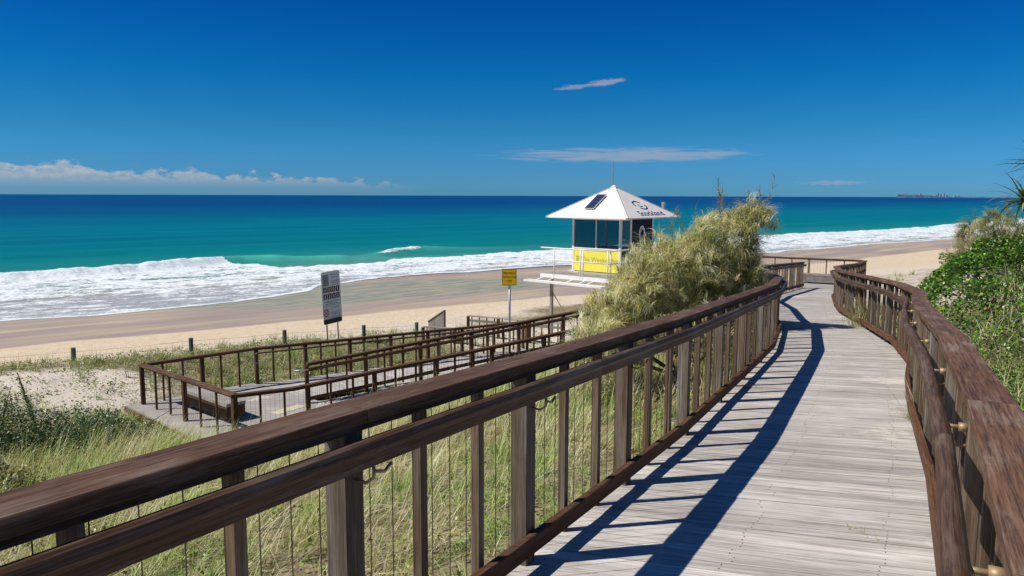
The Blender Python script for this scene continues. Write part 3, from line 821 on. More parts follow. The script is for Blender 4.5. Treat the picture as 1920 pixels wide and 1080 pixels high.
def ribbon(mb, a, b, zf, n=60, thick=.04, gap=.006):
    """boards laid across between two edge curves"""
    for i in range(n):
        k0, k1 = i/n, (i+1)/n; e = gap/ (math.dist(a(0), a(1)) or 1)
        q = [a(k0+e), b(k0+e), b(k1-e), a(k1-e)]; zz = [zf(k0+e), zf(k0+e), zf(k1-e), zf(k1-e)]
        top = [(p[0], p[1], z) for p, z in zip(q, zz)]; bot = [(p[0], p[1], z-thick) for p, z in zip(q, zz)]
        L = math.dist(q[0], q[1]); w = math.dist(q[0], q[3]); u, v = rng.random(2)*30
        fs = [(0, 1, 2, 3), (7, 6, 5, 4), (0, 4, 5, 1), (1, 5, 6, 2), (2, 6, 7, 3), (3, 7, 4, 0)]
        uv = [[(u, v), (u+L, v), (u+L, v+w), (u, v+w)]]*2+[[(u, v)]*4]*4
        mb.add(top, [(3, 2, 1, 0)] if False else [(0, 1, 2, 3)], uv[:1], col=float(np.clip(rng.normal(.55, .2), .05, .95)))
        mb.add(top+bot, [f if False else f for f in fs[2:]], uv[2:], col=.4)


mb = MB()
ribbon(mb, lambda k: along(B0, hA, .3+13.2*k), lambda k: along((A0[0], A0[1]), hA, 1.25+11.05*k), lambda k: zl+.003+11.0*k*slA, 125)
o = mb.build('upper_ramp', M_deck); tag(o, kind='structure')
mb = MB()
ribbon(mb, lambda k: along(C0, hC, 2.9+10.6*k), lambda k: along((-5.35, 18.75), hC, 0+9.8*k), lambda k: zl-.003-10.6*k*.045, 110)
o = mb.build('lower_ramp', M_deck); tag(o, kind='structure')
# link between upper ramp and the platform
mb = MB(); za = zl+11.0*slA+.003
la = lambda k: tuple(np.array(Bend)*(1-k)+np.array((7.5, 31.85))*k); lb = lambda k: tuple(np.array(Aend)*(1-k)**1+np.array((11.1, 29.2))*k+np.array((-.9, .6))*math.sin(k*math.pi))
ribbon(mb, la, lb, lambda k: za+(zp-.004-za)*k, 70)
o = mb.build('link_ramp', M_deck); tag(o, kind='structure')
bench('timber_bench', 'low timber bench with pale top on the landing of the switchback ramp', (-7.0, 17.55, zl), R(41), 2.1, .48, .42, M_grey, M_brown2)  # dark base colour carries the shade on the bench's shadowed sides
# tactile strip at the landing
mb = MB(); mb.prism([(-5.65, 17.5), (-5.4, 17.35), (-4.95, 18.05), (-5.2, 18.2)], zl+.001, zl+.008)
tag(mb.build('tactile_strip', plain('pale_yellow_tactile', (.60, .53, .36), .8)), 'pale yellow tactile strip on the landing deck', 'floor marking')

# ------------------------------------------------------------------ beach access steps beyond the ramp (grey capped rails)
def lowrail(label, a, b, z, cm, n=3, h=.85, group='grey capped rails of the beach access'):
    e = empty('access_rail', (*a, z), label, 'railing', group)
    mb = MB(); mb.sweep([(*a, z+h), (*b, z+h)], bevel_rect(-.07, .07, -.045, 0), 0); mb.build('top_rail', cm, e)
    mb = MB(); mb.sweep([(*a, z+h-.16), (*b, z+h-.16)], bevel_rect(-.03, .03, -.09, 0), 0); mb.build('mid_rail', M_grey if cm is M_grey else M_brown2, e)
    for i in range(n+1):
        k = i/n; x = a[0]+(b[0]-a[0])*k; y = a[1]+(b[1]-a[1])*k; mb = MB(); mb.post((x, y), 0, .12, .12, z-.6, z+h-.046); mb.build('post', M_brown2, e)
    for i in range(n*4):
        k = (i+.5)/(n*4); x = a[0]+(b[0]-a[0])*k; y = a[1]+(b[1]-a[1])*k; mb = MB(); mb.post((x, y), 0, .045, .045, z-.1, z+h-.046); mb.build('baluster', M_brown2, e)
    return e


zb = CZ-5.75
lowrail('grey capped low rail nearest the lower ramp, left of the yellow sign', (-3.35, 28.6), (-.9, 27.9), zb, M_grey, 2)
lowrail('grey capped low rail further back, passing behind the yellow sign', (-1.75, 30.4), (1.9, 28.6), zb+.15, M_grey, 3)
# leaning slatted panel
e = empty('slatted_panel', (-3.1, 29.6, zb), 'small sloping panel of upright grey slats standing at the beach access', 'fence panel')
pa, pb = Vector((-3.33, 30.3, 0)), Vector((-2.58, 29.0, 0)); mb = MB()
for i in range(14):
    k0, k1 = (i+.04)/14, (i+.92)/14; a = pa.lerp(pb, k0); b2 = pa.lerp(pb, k1); zt = CZ-5.0+k0*.62; n = Vector((pb.y-pa.y, pa.x-pb.x, 0)).normalized()*.012
    mb.prism([(a-n)[:2], (b2-n)[:2], (b2+n)[:2], (a+n)[:2]][::-1], zb-.3, zt)
mb.build('slats', M_grey, e)
mb = MB(); mb.sweep([(pa.x, pa.y, CZ-4.97), (pb.x, pb.y, CZ-4.34)], bevel_rect(-.05, .05, -.04, 0), 0); mb.build('capping', M_grey, e)
mb = MB(); mb.post((pb.x, pb.y+.06), 0, .09, .09, zb-.3, CZ-4.36); mb.build('post', M_grey, e)

# ------------------------------------------------------------------ dune fence
FP = [(-22.9, 19.4), (-19.9, 20.6), (-16.8, 22.2), (-13.72, 23.6), (-10.75, 25.3), (-8.15, 27.1), (-5.62, 28.7), (-3.75, 29.75)]
FT = [-4.75, -4.75, -4.76, -4.78, -4.74, -4.80, -4.87, -4.95]
e = empty('dune_fence', (*FP[3], float(ground_z(*FP[3]))), 'low wire mesh fence on round greenish posts along the top of the beach', 'fence')
for p, t_ in zip(FP, FT):
    mb = MB(); zt = CZ+t_+rng.normal(0, .015); mb.tube([(p[0], p[1], zt-1.3), (p[0]+.01, p[1], zt-.01), (p[0]+.01, p[1], zt)], [.075, .073, .066], 12); mb.build('post', M_greenpost, e, smooth=False)
mb = MB()
for (p, a), (q, b) in zip(list(zip(FP, FT))[:-1], list(zip(FP, FT))[1:]):
    d = math.dist(p, q)
    for hh in (-.10, -.25, -.40, -.55, -.70): 
        mb.tube([(p[0], p[1]-.08, CZ+a+hh), ((p[0]+q[0])/2, (p[1]+q[1])/2-.08, CZ+(a+b)/2+hh-.03), (q[0], q[1]-.08, CZ+b+hh)], .0025 if hh < -.1 else .004, 3)
    for i in range(1, int(d/.16)):
        k = i/(d/.16); x = p[0]+(q[0]-p[0])*k; y = p[1]+(q[1]-p[1])*k-.08; zz = CZ+a+(b-a)*k-.1-.03*math.sin(k*math.pi)
        mb.tube([(x, y, zz), (x, y, zz-.65)], .0022, 3, cap=False)
mb.build('wire_mesh', M_wire, e)

# ------------------------------------------------------------------ lettering helper
def text_mesh(name, s, size, M4, mat, parent, depth=.002, align='CENTER', bold=0.):
    cu = bpy.data.curves.new(name, 'FONT'); cu.body = s; cu.size = size; cu.extrude = depth; cu.align_x = align; cu.align_y = 'CENTER'; cu.offset = bold
    t = bpy.data.objects.new(name, cu); C.objects.link(t); bpy.context.view_layer.update()
    me = bpy.data.meshes.new_from_object(t.evaluated_get(bpy.context.evaluated_depsgraph_get())); bpy.data.objects.remove(t); bpy.data.curves.remove(cu)
    me.transform(M4); me.materials.clear(); me.materials.append(mat); me.name = name
    return link(name, me, None, parent)


def frame(o, xdir, up):
    """matrix with local x along xdir, local y along up, z the outward normal"""
    x = Vector(xdir).normalized(); y = Vector(up); y = (y-x*y.dot(x)).normalized(); z_ = x.cross(y)
    m = Matrix((x, y, z_)).transposed().to_4x4(); m.translation = Vector(o); return m


def rounded(mb, F, w, h, r, z0, z1, cx=0, cy=0, mi=0):
    P = []
    for ax, ay, a0 in ((w/2-r, h/2-r, 0), (-w/2+r, h/2-r, 90), (-w/2+r, -h/2+r, 180), (w/2-r, -h/2+r, 270)):
        for a in (0, 30, 60, 90): q = R(a0+a); P.append((cx+ax+r*math.cos(q), cy+ay+r*math.sin(q)))
    n = len(P); vs = [F @ Vector((x, y, z0)) for x, y in P]+[F @ Vector((x, y, z1)) for x, y in P]
    mb.add(vs, [tuple(range(n-1, -1, -1)), tuple(range(n, 2*n))]+[(i, (i+1) % n, n+(i+1) % n, n+i) for i in range(n)], mi=mi)


def quad(mb, F, x0, x1, y0, y1, z, th=.001):
    mb.box(F @ Matrix.Translation(((x0+x1)/2, (y0+y1)/2, z)), x1-x0, y1-y0, th)


def ring(mb, F, cx, cy, r0, r1, z, a0=0, a1=360, n=28, sy=1., th=.001):
    A = np.radians(np.linspace(a0, a1, n+1)); 
    for a, b in zip(A[:-1], A[1:]):
        P = [(cx+r0*math.cos(a), cy+r0*sy*math.sin(a)), (cx+r1*math.cos(a), cy+r1*sy*math.sin(a)), (cx+r1*math.cos(b), cy+r1*sy*math.sin(b)), (cx+r0*math.cos(b), cy+r0*sy*math.sin(b))]
        mb.add([F @ Vector((x, y, z)) for x, y in P], [(0, 1, 2, 3)])


# big regulation sign
base = Vector((-6.62, 27.95, 0)); e = empty('beach_sign', (base.x, base.y, CZ-5.6), 'tall narrow weathered white notice board with black and red pictograms on two thin poles', 'sign')
xd = Vector((.56, 1.0, .03)).normalized(); up = Vector((-.035, -.01, 1)); cen = Vector((-6.63, 28.0, CZ-3.73)); F = frame(cen, xd, up); SW, SHh = .98, 1.93
mb = MB(); rounded(mb, F, SW, SHh, .07, -.004, 0); mb.build('board', [M_steel], e)
mb = MB(); rounded(mb, F, SW-.04, SHh-.04, .06, .0005, .003); mb.build('face', M_signw, e)
mb = MB(); rounded(mb, F, SW-.02, .17, .05, .0032, .0045, 0, -SHh/2+.10); mb.build('banner', M_black, e)
mb = MB()
for r in range(2):
    for c in range(4): quad(mb, F, -.43+c*.222, -.43+c*.222+.19, .30-r*.25-.10, .30-r*.25+.10, .004)
mb.build('pictogram_panel', M_pict, e)
mb = MB()
for r in range(2):
    for c in range(4):
        x = -.335+c*.222; y = .30-r*.25
        ring(mb, F, x, y+.045, 0, .022, .0052, n=8); quad(mb, F, x-.02, x+.02, y-.04, y+.02, .0052)
        quad(mb, F, x-.06+.02*c, x+.03, y-.07, y-.05, .0052)
mb.build('pictogram', M_signw, e)
mb = MB(); ring(mb, F, -.33, -.55, .105, .14, .0045); 
for a in (45, -45):
    G = F @ Matrix.Translation((-.33, -.55, .0045)) @ Matrix.Rotation(R(a), 4, 'Z'); mb.box(G, .22, .03, .001)
mb.build('prohibition_mark', M_red, e)
mb = MB()
for y, x0, x1 in ((.83, 0.0, .43), (.74, .04, .42), (.60, .04, .43), (.53, .04, .43), (.46, .04, .43), (-.14, -.42, .42), (-.22, -.35, .3), (-.42, -.4, -.15), (-.37, .0, .35), (-.56, -.05, .43), (-.63, -.05, .40), (-.72, -.1, .42), (-.78, -.1, .36)):
    x = x0
    while x < x1: w = rng.uniform(.03, .09); quad(mb, F, x, min(x1, x+w), y-.018, y+.018, .004); x += w+.02
quad(mb, F, -.47, .47, -.29, -.275, .004); quad(mb, F, -.43, -.12, .44, .86, .0035)
mb.build('lettering', M_signg, e)
for dx in (-.30, .28):
    p = F @ Vector((dx, 0, -.03)); q = Vector((p.x+.06, p.y, CZ-5.75)); tp = F @ Vector((dx, .9, -.03))
    mb = MB(); mb.tube([q, tp], .028, 8); mb.build('pole', M_steel, e, smooth=True)

# yellow step sign
e = empty('step_sign', (-.07, 24.0, CZ-5.45), 'amber warning sign about watching your step on a single steel pole', 'sign')
F = frame((-.085, 23.95, CZ-2.535), (1, .02, .0), (-.01, 0, 1)); mb = MB(); rounded(mb, F, .46, .535, .035, -.003, 0); mb.build('board', M_steel, e)
mb = MB(); rounded(mb, F, .455, .53, .033, .0005, .002); mb.build('face', M_orange, e)
mb = MB()
for x0, x1, y0, y1 in ((-.205, .205, .240, .248), (-.205, .205, -.248, -.240), (-.213, -.205, -.24, .24), (.205, .213, -.24, .24)): quad(mb, F, x0, x1, y0, y1, .003)
mb.build('border', M_black, e)
for i, (t_, yy, sz) in enumerate((('PEDESTRIANS', .125, .075), ('WATCH YOUR', 0., .082), ('STEP', -.125, .085))):
    text_mesh('lettering', t_, sz, F @ Matrix.Translation((0, yy, .0035)) @ Matrix.Diagonal((.82, 1.15, 1, 1)), M_letter, e, .0008, bold=-.0012)
mb = MB(); mb.tube([(-.075, 24.0, CZ-5.8), (-.075, 24.0, CZ-2.3)], .036, 10); mb.build('pole', M_steel, e, smooth=True)

# ------------------------------------------------------------------ lifeguard tower
al = R(42); u1 = Vector((-math.cos(al), math.sin(al), 0)); u2 = Vector((math.sin(al), math.cos(al), 0)); N0 = Vector((4.24, 30.0, 0)); a_ = 2.38
zf = CZ-3.06; ze = CZ-.86; ctr = N0+(u1+u2)*(a_/2)
T = empty('lifeguard_tower', (ctr.x, ctr.y, CZ-5.6), 'white lifeguard tower with cream pyramid roof, yellow lower panels and dark windows on the beach', 'lifeguard tower')
def tw(a, b, z_): return N0+u1*a+u2*b+Vector((0, 0, z_))      # a along the left face, b along the right face
def tbox(mb, a0, a1, b0, b1, z0, z1):
    P = [tw(a0, b0, 0), tw(a0, b1, 0), tw(a1, b1, 0), tw(a1, b0, 0)]; mb.prism([(p.x, p.y) for p in P][::1], z0, z1)
cp = .09
for (a, b) in ((0, 0), (a_-cp, 0), (0, a_-cp), (a_-cp, a_-cp)):
    mb = MB(); tbox(mb, a, a+cp, b, b+cp, zf, ze); mb.build('corner_post', M_white, T)
ym = zf+.93
# left (front) face
mb = MB(); tbox(mb, cp, a_-cp, .012, .05, zf+.03, ym); yp = mb.build('yellow_panel', M_yellow, T)
mb = MB(); tbox(mb, cp, a_-cp, .0, .07, ym, ym+.05); tbox(mb, cp, a_-cp, 0, .07, ze-.09, ze); tbox(mb, a_/2-.02, a_/2+.02, .0, .06, ym+.05, ze-.09); wf_ = mb.build('window_frame', M_white, T)
for a0, a1 in ((cp, a_/2-.02), (a_/2+.02, a_-cp)):
    mb = MB(); tbox(mb, a0, a1, .03, .038, ym+.05, ze-.09); mb.build('pane', M_glass, wf_)
# right face: narrow window then navy panel over the lower part
mb = MB(); tbox(mb, 0, .07, cp, .68, ym-.02, ym+.03); tbox(mb, 0, .07, .68, .78, zf, ze); tbox(mb, 0, .07, cp, .68, ze-.09, ze); wf2 = mb.build('window_frame', M_white, T)
mb = MB(); tbox(mb, .03, .038, cp, .68, ym+.03, ze-.09); mb.build('pane', M_glass, wf2)
mb = MB(); tbox(mb, .015, .05, cp, .68, zf+.03, ym-.02); mb.build('lower_panel', M_navy, T)
mb = MB(); tbox(mb, .01, .05, .78, a_-cp, zf+.03, ze-.03); nv = mb.build('navy_panel', M_navy, T)
# back faces
mb = MB(); tbox(mb, cp, a_-cp, a_-.06, a_-.02, zf, ym); tbox(mb, a_-.06, a_-.02, cp, a_-cp, zf, ym); mb.build('rear_wall', M_white, T)
mb = MB(); tbox(mb, cp, a_-cp, a_-.05, a_-.042, ym, ze); tbox(mb, a_-.05, a_-.042, cp, a_-cp, ym, ze); mb.build('rear_window', M_glass, T)
mb = MB(); tbox(mb, .09, a_-.09, .09, a_-.09, zf+.0, zf+.02); mb.build('cabin_floor', M_grey, T)
# lettering on the faces: navy panel (x to the right = +u2), yellow panel (x to the right = -u1)
Fn = frame(tw(-.0, (.78+a_-cp)/2, 0) + Vector((0, 0, zf+1.38))+u1*.008, u2, (0, 0, 1))
mb = MB(); ring(mb, Fn, 0, .17, .17, .225, .0, 0, 360, 28, 1.45); ring(mb, Fn, .03, .2, .10, .14, .001, -80, 120, 14, 1.5); ring(mb, Fn, -.03, .13, .10, .14, .001, 100, 300, 14, 1.5); mb.build('emblem', M_white, nv)
text_mesh('lettering', 'Stockland', .33, Fn @ Matrix.Translation((0, -.40, 0)), M_white, nv, .001, bold=.004)
Fy = frame(tw(a_/2, 0, zf+.50)+u2*.010, -u1, (0, 0, 1))
text_mesh('lettering', 'The Weekender', .27, Fy @ Matrix.Translation((.18, -.0, 0)), M_olive, yp, .001, bold=.002)
mb = MB(); 
for i in range(3): quad(mb, Fy, -.98, -.74, -.10+i*.085, -.035+i*.085, .0)
mb.build('emblem', M_olive, yp)
# roof
ov = .78; er = ze+.03; ap = CZ+.40
RP = [tw(-ov, -ov, er), tw(-ov, a_+ov, er), tw(a_+ov, a_+ov, er), tw(a_+ov, -ov, er)]; apx = Vector((ctr.x, ctr.y, ap)); dn = Vector((0, 0, -.05))
mb = MB(); mb.add(RP+[apx], [(1, 0, 4), (2, 1, 4), (3, 2, 4), (0, 3, 4)][::1]); mb.add(RP+[p+dn for p in RP], [(0, 1, 5, 4), (1, 2, 6, 5), (2, 3, 7, 6), (3, 0, 4, 7), (4, 5, 6, 7)])
roof = mb.build('roof', M_roof, T)
mb = MB()
for p in RP:
    d = (apx-p).normalized(); side_ = d.cross(Vector((0, 0, 1))).normalized()*.055; upv = Vector((0, 0, .012))
    mb.add([p+side_+upv, p-side_+upv, apx-side_+upv, apx+side_+upv, p+side_-upv, p-side_-upv, apx-side_-upv, apx+side_-upv], [(0, 1, 2, 3), (0, 4, 5, 1), (1, 5, 6, 2), (3, 7, 4, 0)])
mb.tube([apx+Vector((0, 0, -.02)), apx+Vector((0, 0, .05))], [.12, .02], 10)
mb.build('ridge_capping', M_roof, roof)
# roof lettering on the right slope
mR = (RP[0]+RP[1])/2; upR = (apx-mR).normalized(); Fr = frame(mR+upR*.62, u2, upR)
Fr.translation = Fr.translation+Fr.col[2].to_3d()*.008
text_mesh('lettering', 'Stockland', .46, Fr @ Matrix.Translation((.12, -.34, 0)), M_navyp, roof, .001, bold=.002)
mb = MB(); ring(mb, Fr, 0., .30, .26, .34, .001, 30, 200, 16, .8); ring(mb, Fr, .10, .22, .26, .34, .001, 215, 375, 16, .8); ring(mb, Fr, .05, .26, .10, .15, .001, 150, 330, 12, .8); mb.build('emblem', M_navyp, roof)
# solar panel on the left slope
mL = (RP[3]+RP[0])/2; upL = (apx-mL).normalized(); Fl = frame(mL+upL*1.05, -u1, upL); nn = Fl.col[2].to_3d()
mb = MB(); mb.box(Fl @ Matrix.Translation((-.10, .0, .06)), .40, 1.0, .035); sp_ = mb.build('solar_panel', M_solar, roof)
mb = MB(); mb.box(Fl @ Matrix.Translation((-.10, -.51, .06)), .44, .02, .045); mb.box(Fl @ Matrix.Translation((-.10, .51, .06)), .44, .02, .045); mb.box(Fl @ Matrix.Translation((-.31, 0, .06)), .02, 1.0, .045); mb.box(Fl @ Matrix.Translation((.11, 0, .06)), .02, 1.0, .045)
mb.build('panel_frame', M_steel, sp_)
mb = MB(); mb.tube([apx+Vector((-.05, 0, 0)), apx+Vector((-.05, 0, 1.0))], [.026, .018], 6); mb.tube([apx+Vector((-.05, 0, .35)), apx+Vector((-.05, 0, .42))], .026, 6); mb.build('antenna', M_steel, T)
for a, b in ((a_+ov-.45, a_/2+.5), (-ov+.6, a_+ov-.35)):
    p = tw(a, b, er+.26); mb = MB(); mb.tube([p, p+Vector((0, 0, .18)), p+Vector((0, 0, .30)), p+Vector((0, 0, .34))], [.07, .07, .1, .04], 8); mb.build('lamp', M_steel, T)
# deck with handrail round the cabin
mb = MB(); tbox(mb, -.62, a_+.35, -1.62, 0.0, zf-.16, zf-.01); tbox(mb, -.62, a_+.35, 0.0, a_+.5, zf-.16, zf-.012); dk_ = mb.build('balcony_deck', M_white, T)
mb = MB()
for k in range(18): tbox(mb, -.6, a_+.33, -1.6+k*.09, -1.6+k*.09+.082, zf-.009, zf+.002)
mb.build('balcony_boards', M_deck, dk_)
hr_ = MB(); rl = [tw(a_+.33, -1.6, 0), tw(-.6, -1.6, 0), tw(-.6, a_+.48, 0)]
def rz(p, h): return Vector((p.x, p.y, zf+h))
for h in (1.02, .55): hr_.tube([rz(p, h) for p in rl], .028, 8)
hb_ = hr_.build('balcony_rail', M_white, T, smooth=True)
for a, b in ((a_-.35, -1.6), (.75, -1.6), (.62, -1.6), (-.52, -1.6), (-.6, -1.52), (-.6, .1), (-.6, 1.6), (a_+.33, -1.6)):
    if (a, b) == (a_+.33, -1.6): continue
    mb = MB(); p = tw(a, b, 0); mb.tube([rz(p, -.14), rz(p, 1.02)], .026, 8); mb.build('rail_post', M_white, hb_, smooth=True)
# lower access platform with folding struts
mb = MB(); tbox(mb, -.5, a_+.95, -1.95, -1.62, zf-.35, zf-.28); lp = mb.build('lower_platform', M_white, T)
for a in (a_+.2, a_-.35, a_-1.3, a_-1.9, .1):
    p, q = tw(a, -1.6, zf-.15), tw(a+.3, -1.75, zf-.3); mb = MB(); mb.tube([p, q], .016, 6); mb.build('strut', M_white, T)
for a, b in ((a_-.15, -1.5), (-.45, -1.5), (a_-.15, a_+.1), (-.45, a_+.1)):
    p = tw(a, b, 0); mb = MB(); mb.post((p.x, p.y), -al, .11, .11, CZ-6.1, zf-.16); mb.build('leg', M_grey, T)
p, q = tw(a_-.15, -1.5, CZ-3.75), tw(.9, -1.5, CZ-5.4); mb = MB(); mb.tube([p, q], .022, 6); mb.build('brace', M_grey, T)

# ------------------------------------------------------------------ foliage generators
def blades(P, length, width, lean, az_, cols, curve=.5, tipcol=None, nseg=3):
    """narrow bent blades; all arguments arrays"""
    n = len(P); dx = np.sin(az_); dy = np.cos(az_); V = []; ks = np.linspace(0, 1, nseg+1)
    pos = P.copy(); wdir = np.stack([dy, -dx, np.zeros(n)], -1); tw_ = rng.uniform(-.9, .9, n); wdir[:, 2] = tw_*.6; wdir /= np.linalg.norm(wdir, axis=1)[:, None]
    rows = []; cr = []
    for i, k in enumerate(ks):
        w = width*(1-k**1.6)*.5
        if i < nseg: rows += [pos-wdir*w[:, None], pos+wdir*w[:, None]]
        else: rows += [pos]
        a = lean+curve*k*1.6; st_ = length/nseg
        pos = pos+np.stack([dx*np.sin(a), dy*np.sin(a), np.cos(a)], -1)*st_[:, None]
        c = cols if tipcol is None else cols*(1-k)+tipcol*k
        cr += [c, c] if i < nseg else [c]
    m = 2*nseg+1; V = np.stack(rows, 1).reshape(-1, 3); Cc_ = np.stack(cr, 1).reshape(-1, 3); b = np.arange(n)*m
    q = [np.stack([b+2*i, b+2*i+1, b+2*i+3, b+2*i+2], -1) for i in range(nseg-1)]
    t = np.stack([b+2*nseg-2, b+2*nseg-1, b+2*nseg], -1)
    return V, np.concatenate(q), t, Cc_


def mixcol(n, pal, w, var=.2):
    pal = np.array(pal); i = rng.choice(len(pal), n, p=np.array(w)/sum(w)); c = pal[i]*(1+rng.normal(0, var, (n, 1))); return np.clip(c, .01, 1)


def leaves(P, size, cols, nrm_up=.5, elong=1.8):
    """diamond leaves with a crease"""
    n = len(P); N = rng.normal(0, 1, (n, 3)); N[:, 2] = np.abs(N[:, 2])+nrm_up; N /= np.linalg.norm(N, axis=1)[:, None]
    T_ = rng.normal(0, 1, (n, 3)); T_ -= N*(T_*N).sum(1)[:, None]; T_ /= np.linalg.norm(T_, axis=1)[:, None]; B_ = np.cross(N, T_); s = size[:, None]
    V = np.stack([P-T_*s*.5*elong*.55, P+B_*s*.42+N*s*.08, P+T_*s*.5*elong*.55, P-B_*s*.42+N*s*.08], 1).reshape(-1, 3); b = np.arange(n)*4
    return V, np.concatenate([np.stack([b, b+1, b+2], -1), np.stack([b, b+2, b+3], -1)]), np.repeat(cols, 4, axis=0)


def dist_line(x, y, line):
    """signed distance to a polyline, right side positive"""
    P = np.stack([x, y], -1); best = np.full(x.shape, 1e9); sg = np.zeros(x.shape)
    for a, b in zip(line[:-1], line[1:]):
        a = np.array(a[:2]); b = np.array(b[:2]); d = b-a; L = np.linalg.norm(d); u = d/L; w = P-a; k = np.clip(w@u, 0, L); r = np.linalg.norm(w-k[..., None]*u, axis=-1)
        s = -np.sign(u[0]*w[..., 1]-u[1]*w[..., 0]); m = r < best; best = np.where(m, r, best); sg = np.where(m, s, sg)
    return best*sg


def clear_of_decks(x, y, mrg=.08):
    dl = dist_line(x, y, Lc); dr = dist_line(x, y, Rc)
    ok = ~((dl > -mrg) & (dr < mrg) & (y < 30))
    def inpoly(poly):
        c = np.zeros(x.shape, bool); n = len(poly)
        for i in range(n):
            x1, y1 = poly[i]; x2, y2 = poly[(i+1) % n]; c ^= ((y1 > y) != (y2 > y)) & (x < (x2-x1)*(y-y1)/((y2-y1) or 1e-9)+x1)
        return c
    for poly in ([P0, P5, B0, P3, P2, P1], [along(A0, hA, 0), along(A0, hA, 12.3), along(B0, hA, 13.5), along(B0, hA, 0)], [along(C0, hC, 0), along(C0, hC, 13.5), along((-5.35, 18.75), hC, 9.8), (-5.35, 18.75)],
                 [(11.1, 29.2), (13.4, 29.2), (14.6, 31.7), (9.2, 34.8), (7.5, 31.8)], [Aend, (11.1, 29.2), (7.5, 31.85), Bend]):
        ok &= ~inpoly(poly)
    return ok


STRAW = (.66, .56, .30); PSTRAW = (.82, .74, .50); GREEN = (.23, .29, .075); LGREEN = (.42, .46, .12); DEAD = (.30, .23, .13); BLUEG = (.24, .30, .16)


def grass_field(name, label, x0, x1, y0, y1, dens, hmin, hmax, wid, pal, wts, clump=.55, cond=None, tuft=14, lean0=.15, windy=(70, 60)):
    area = (x1-x0)*(y1-y0); nt_ = int(area*dens/tuft)
    tx = rng.uniform(x0, x1, nt_); ty = rng.uniform(y0, y1, nt_)
    v = veg(tx, ty); keepm = (rng.random(nt_) < v*(1-clump+clump*2*fbm(tx*1.1, ty*1.1, 77))) & clear_of_decks(tx, ty)
    if cond is not None: keepm &= cond(tx, ty)
    tx, ty = tx[keepm], ty[keepm]; n = len(tx)*tuft
    sz = np.clip(.5+fbm(tx*.6, ty*.6, 91)+rng.normal(0, .15, len(tx)), .45, 1.6)
    X_ = np.repeat(tx, tuft)+rng.normal(0, .045, n); Y_ = np.repeat(ty, tuft)+rng.normal(0, .045, n); sz = np.repeat(sz, tuft)
    ok = clear_of_decks(X_, Y_, .03); X_, Y_, sz = X_[ok], Y_[ok], sz[ok]; n = len(X_)
    P = np.stack([X_, Y_, ground_z(X_, Y_)-.02], -1)
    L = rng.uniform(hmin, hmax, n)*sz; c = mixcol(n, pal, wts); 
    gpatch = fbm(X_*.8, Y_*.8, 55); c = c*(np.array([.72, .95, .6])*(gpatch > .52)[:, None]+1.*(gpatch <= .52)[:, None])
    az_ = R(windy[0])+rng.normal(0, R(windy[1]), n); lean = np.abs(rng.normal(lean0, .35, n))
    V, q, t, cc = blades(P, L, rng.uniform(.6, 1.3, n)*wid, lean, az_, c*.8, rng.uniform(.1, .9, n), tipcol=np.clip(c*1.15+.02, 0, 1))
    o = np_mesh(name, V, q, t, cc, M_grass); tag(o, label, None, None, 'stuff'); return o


near = lambda x, y: dist_line(x, y, Lc) < 0
left_wedge = lambda x, y: (x > -1.05*y-4) & (dist_line(x, y, Lc) < -.02)
pal = [STRAW, PSTRAW, GREEN, LGREEN, DEAD]
grass_field('dune_grass', 'straw and green dune grass beside the boardwalk railing', -8, 4.5, -1, 10, 700, .10, .32, .0066, pal, [6, 5, 2.0, 2.6, 5.], cond=left_wedge, lean0=1.0, windy=(70, 180), clump=.9)
grass_field('dune_grass', 'upright green grass tufts scattered under the boardwalk railing', -8, 4.5, -1, 11, 200, .16, .42, .0075, [GREEN, LGREEN, STRAW], [5, 5, 1.5], cond=lambda x, y: left_wedge(x, y) & (fbm(x*1.3, y*1.3, 101) > .54), lean0=.3, tuft=26)
grass_field('dune_grass', 'green and straw dune grass between the boardwalk and the lower landing', -16, 5, 10, 17.5, 290, .22, .62, .009, pal, [6, 4, 2.8, 1.4, 3.2], cond=left_wedge, lean0=.5)
grass_field('dune_grass', 'grey green dune grass around the lower ramp and dune fence', -24, 6, 17, 31.5, 125, .16, .46, .013, [STRAW, BLUEG, GREEN, LGREEN, DEAD], [4, 5, 3, 2, 3.5], cond=lambda x, y: (x > -1.1*y-4) & (x < 5.5), lean0=.25)
grass_field('dune_grass', 'dry straw grass right of the boardwalk under the scrub', 1, 13, 0, 14, 420, .15, .45, .008, pal, [5, 3, 3, 3, 3], cond=lambda x, y: (dist_line(x, y, Rc) > .03) & (dist_line(x, y, Rc) < 4.5), lean0=.5)
grass_field('dune_grass', 'sparse dune grass behind the far end of the boardwalk', 4, 40, 17, 52, 14, .2, .5, .02, pal, [3, 2, 4, 4, 1], cond=lambda x, y: (dist_line(x, y, Rc) > .2) | (y > 32), lean0=.25)

grass_field('dune_grass', 'tall straw grass leaning over the near edge of the lower landing', -9, 1.5, 12.4, 15.4, 230, .55, .95, .010, [STRAW, PSTRAW, LGREEN, GREEN], [5, 4, 3, 2], cond=lambda x, y: left_wedge(x, y) & (y > 13.1+.0*x) & (x > -8.2), lean0=.35, windy=(75, 35))
grass_field('dune_grass', 'long bent straw blades in the foreground left of the railing', -7.5, 1, 5, 12.5, 90, .5, .95, .007, [STRAW, PSTRAW, LGREEN], [5, 5, 3], cond=lambda x, y: left_wedge(x, y) & (dist_line(x, y, Lc) < -1.5), lean0=.5, windy=(75, 40))
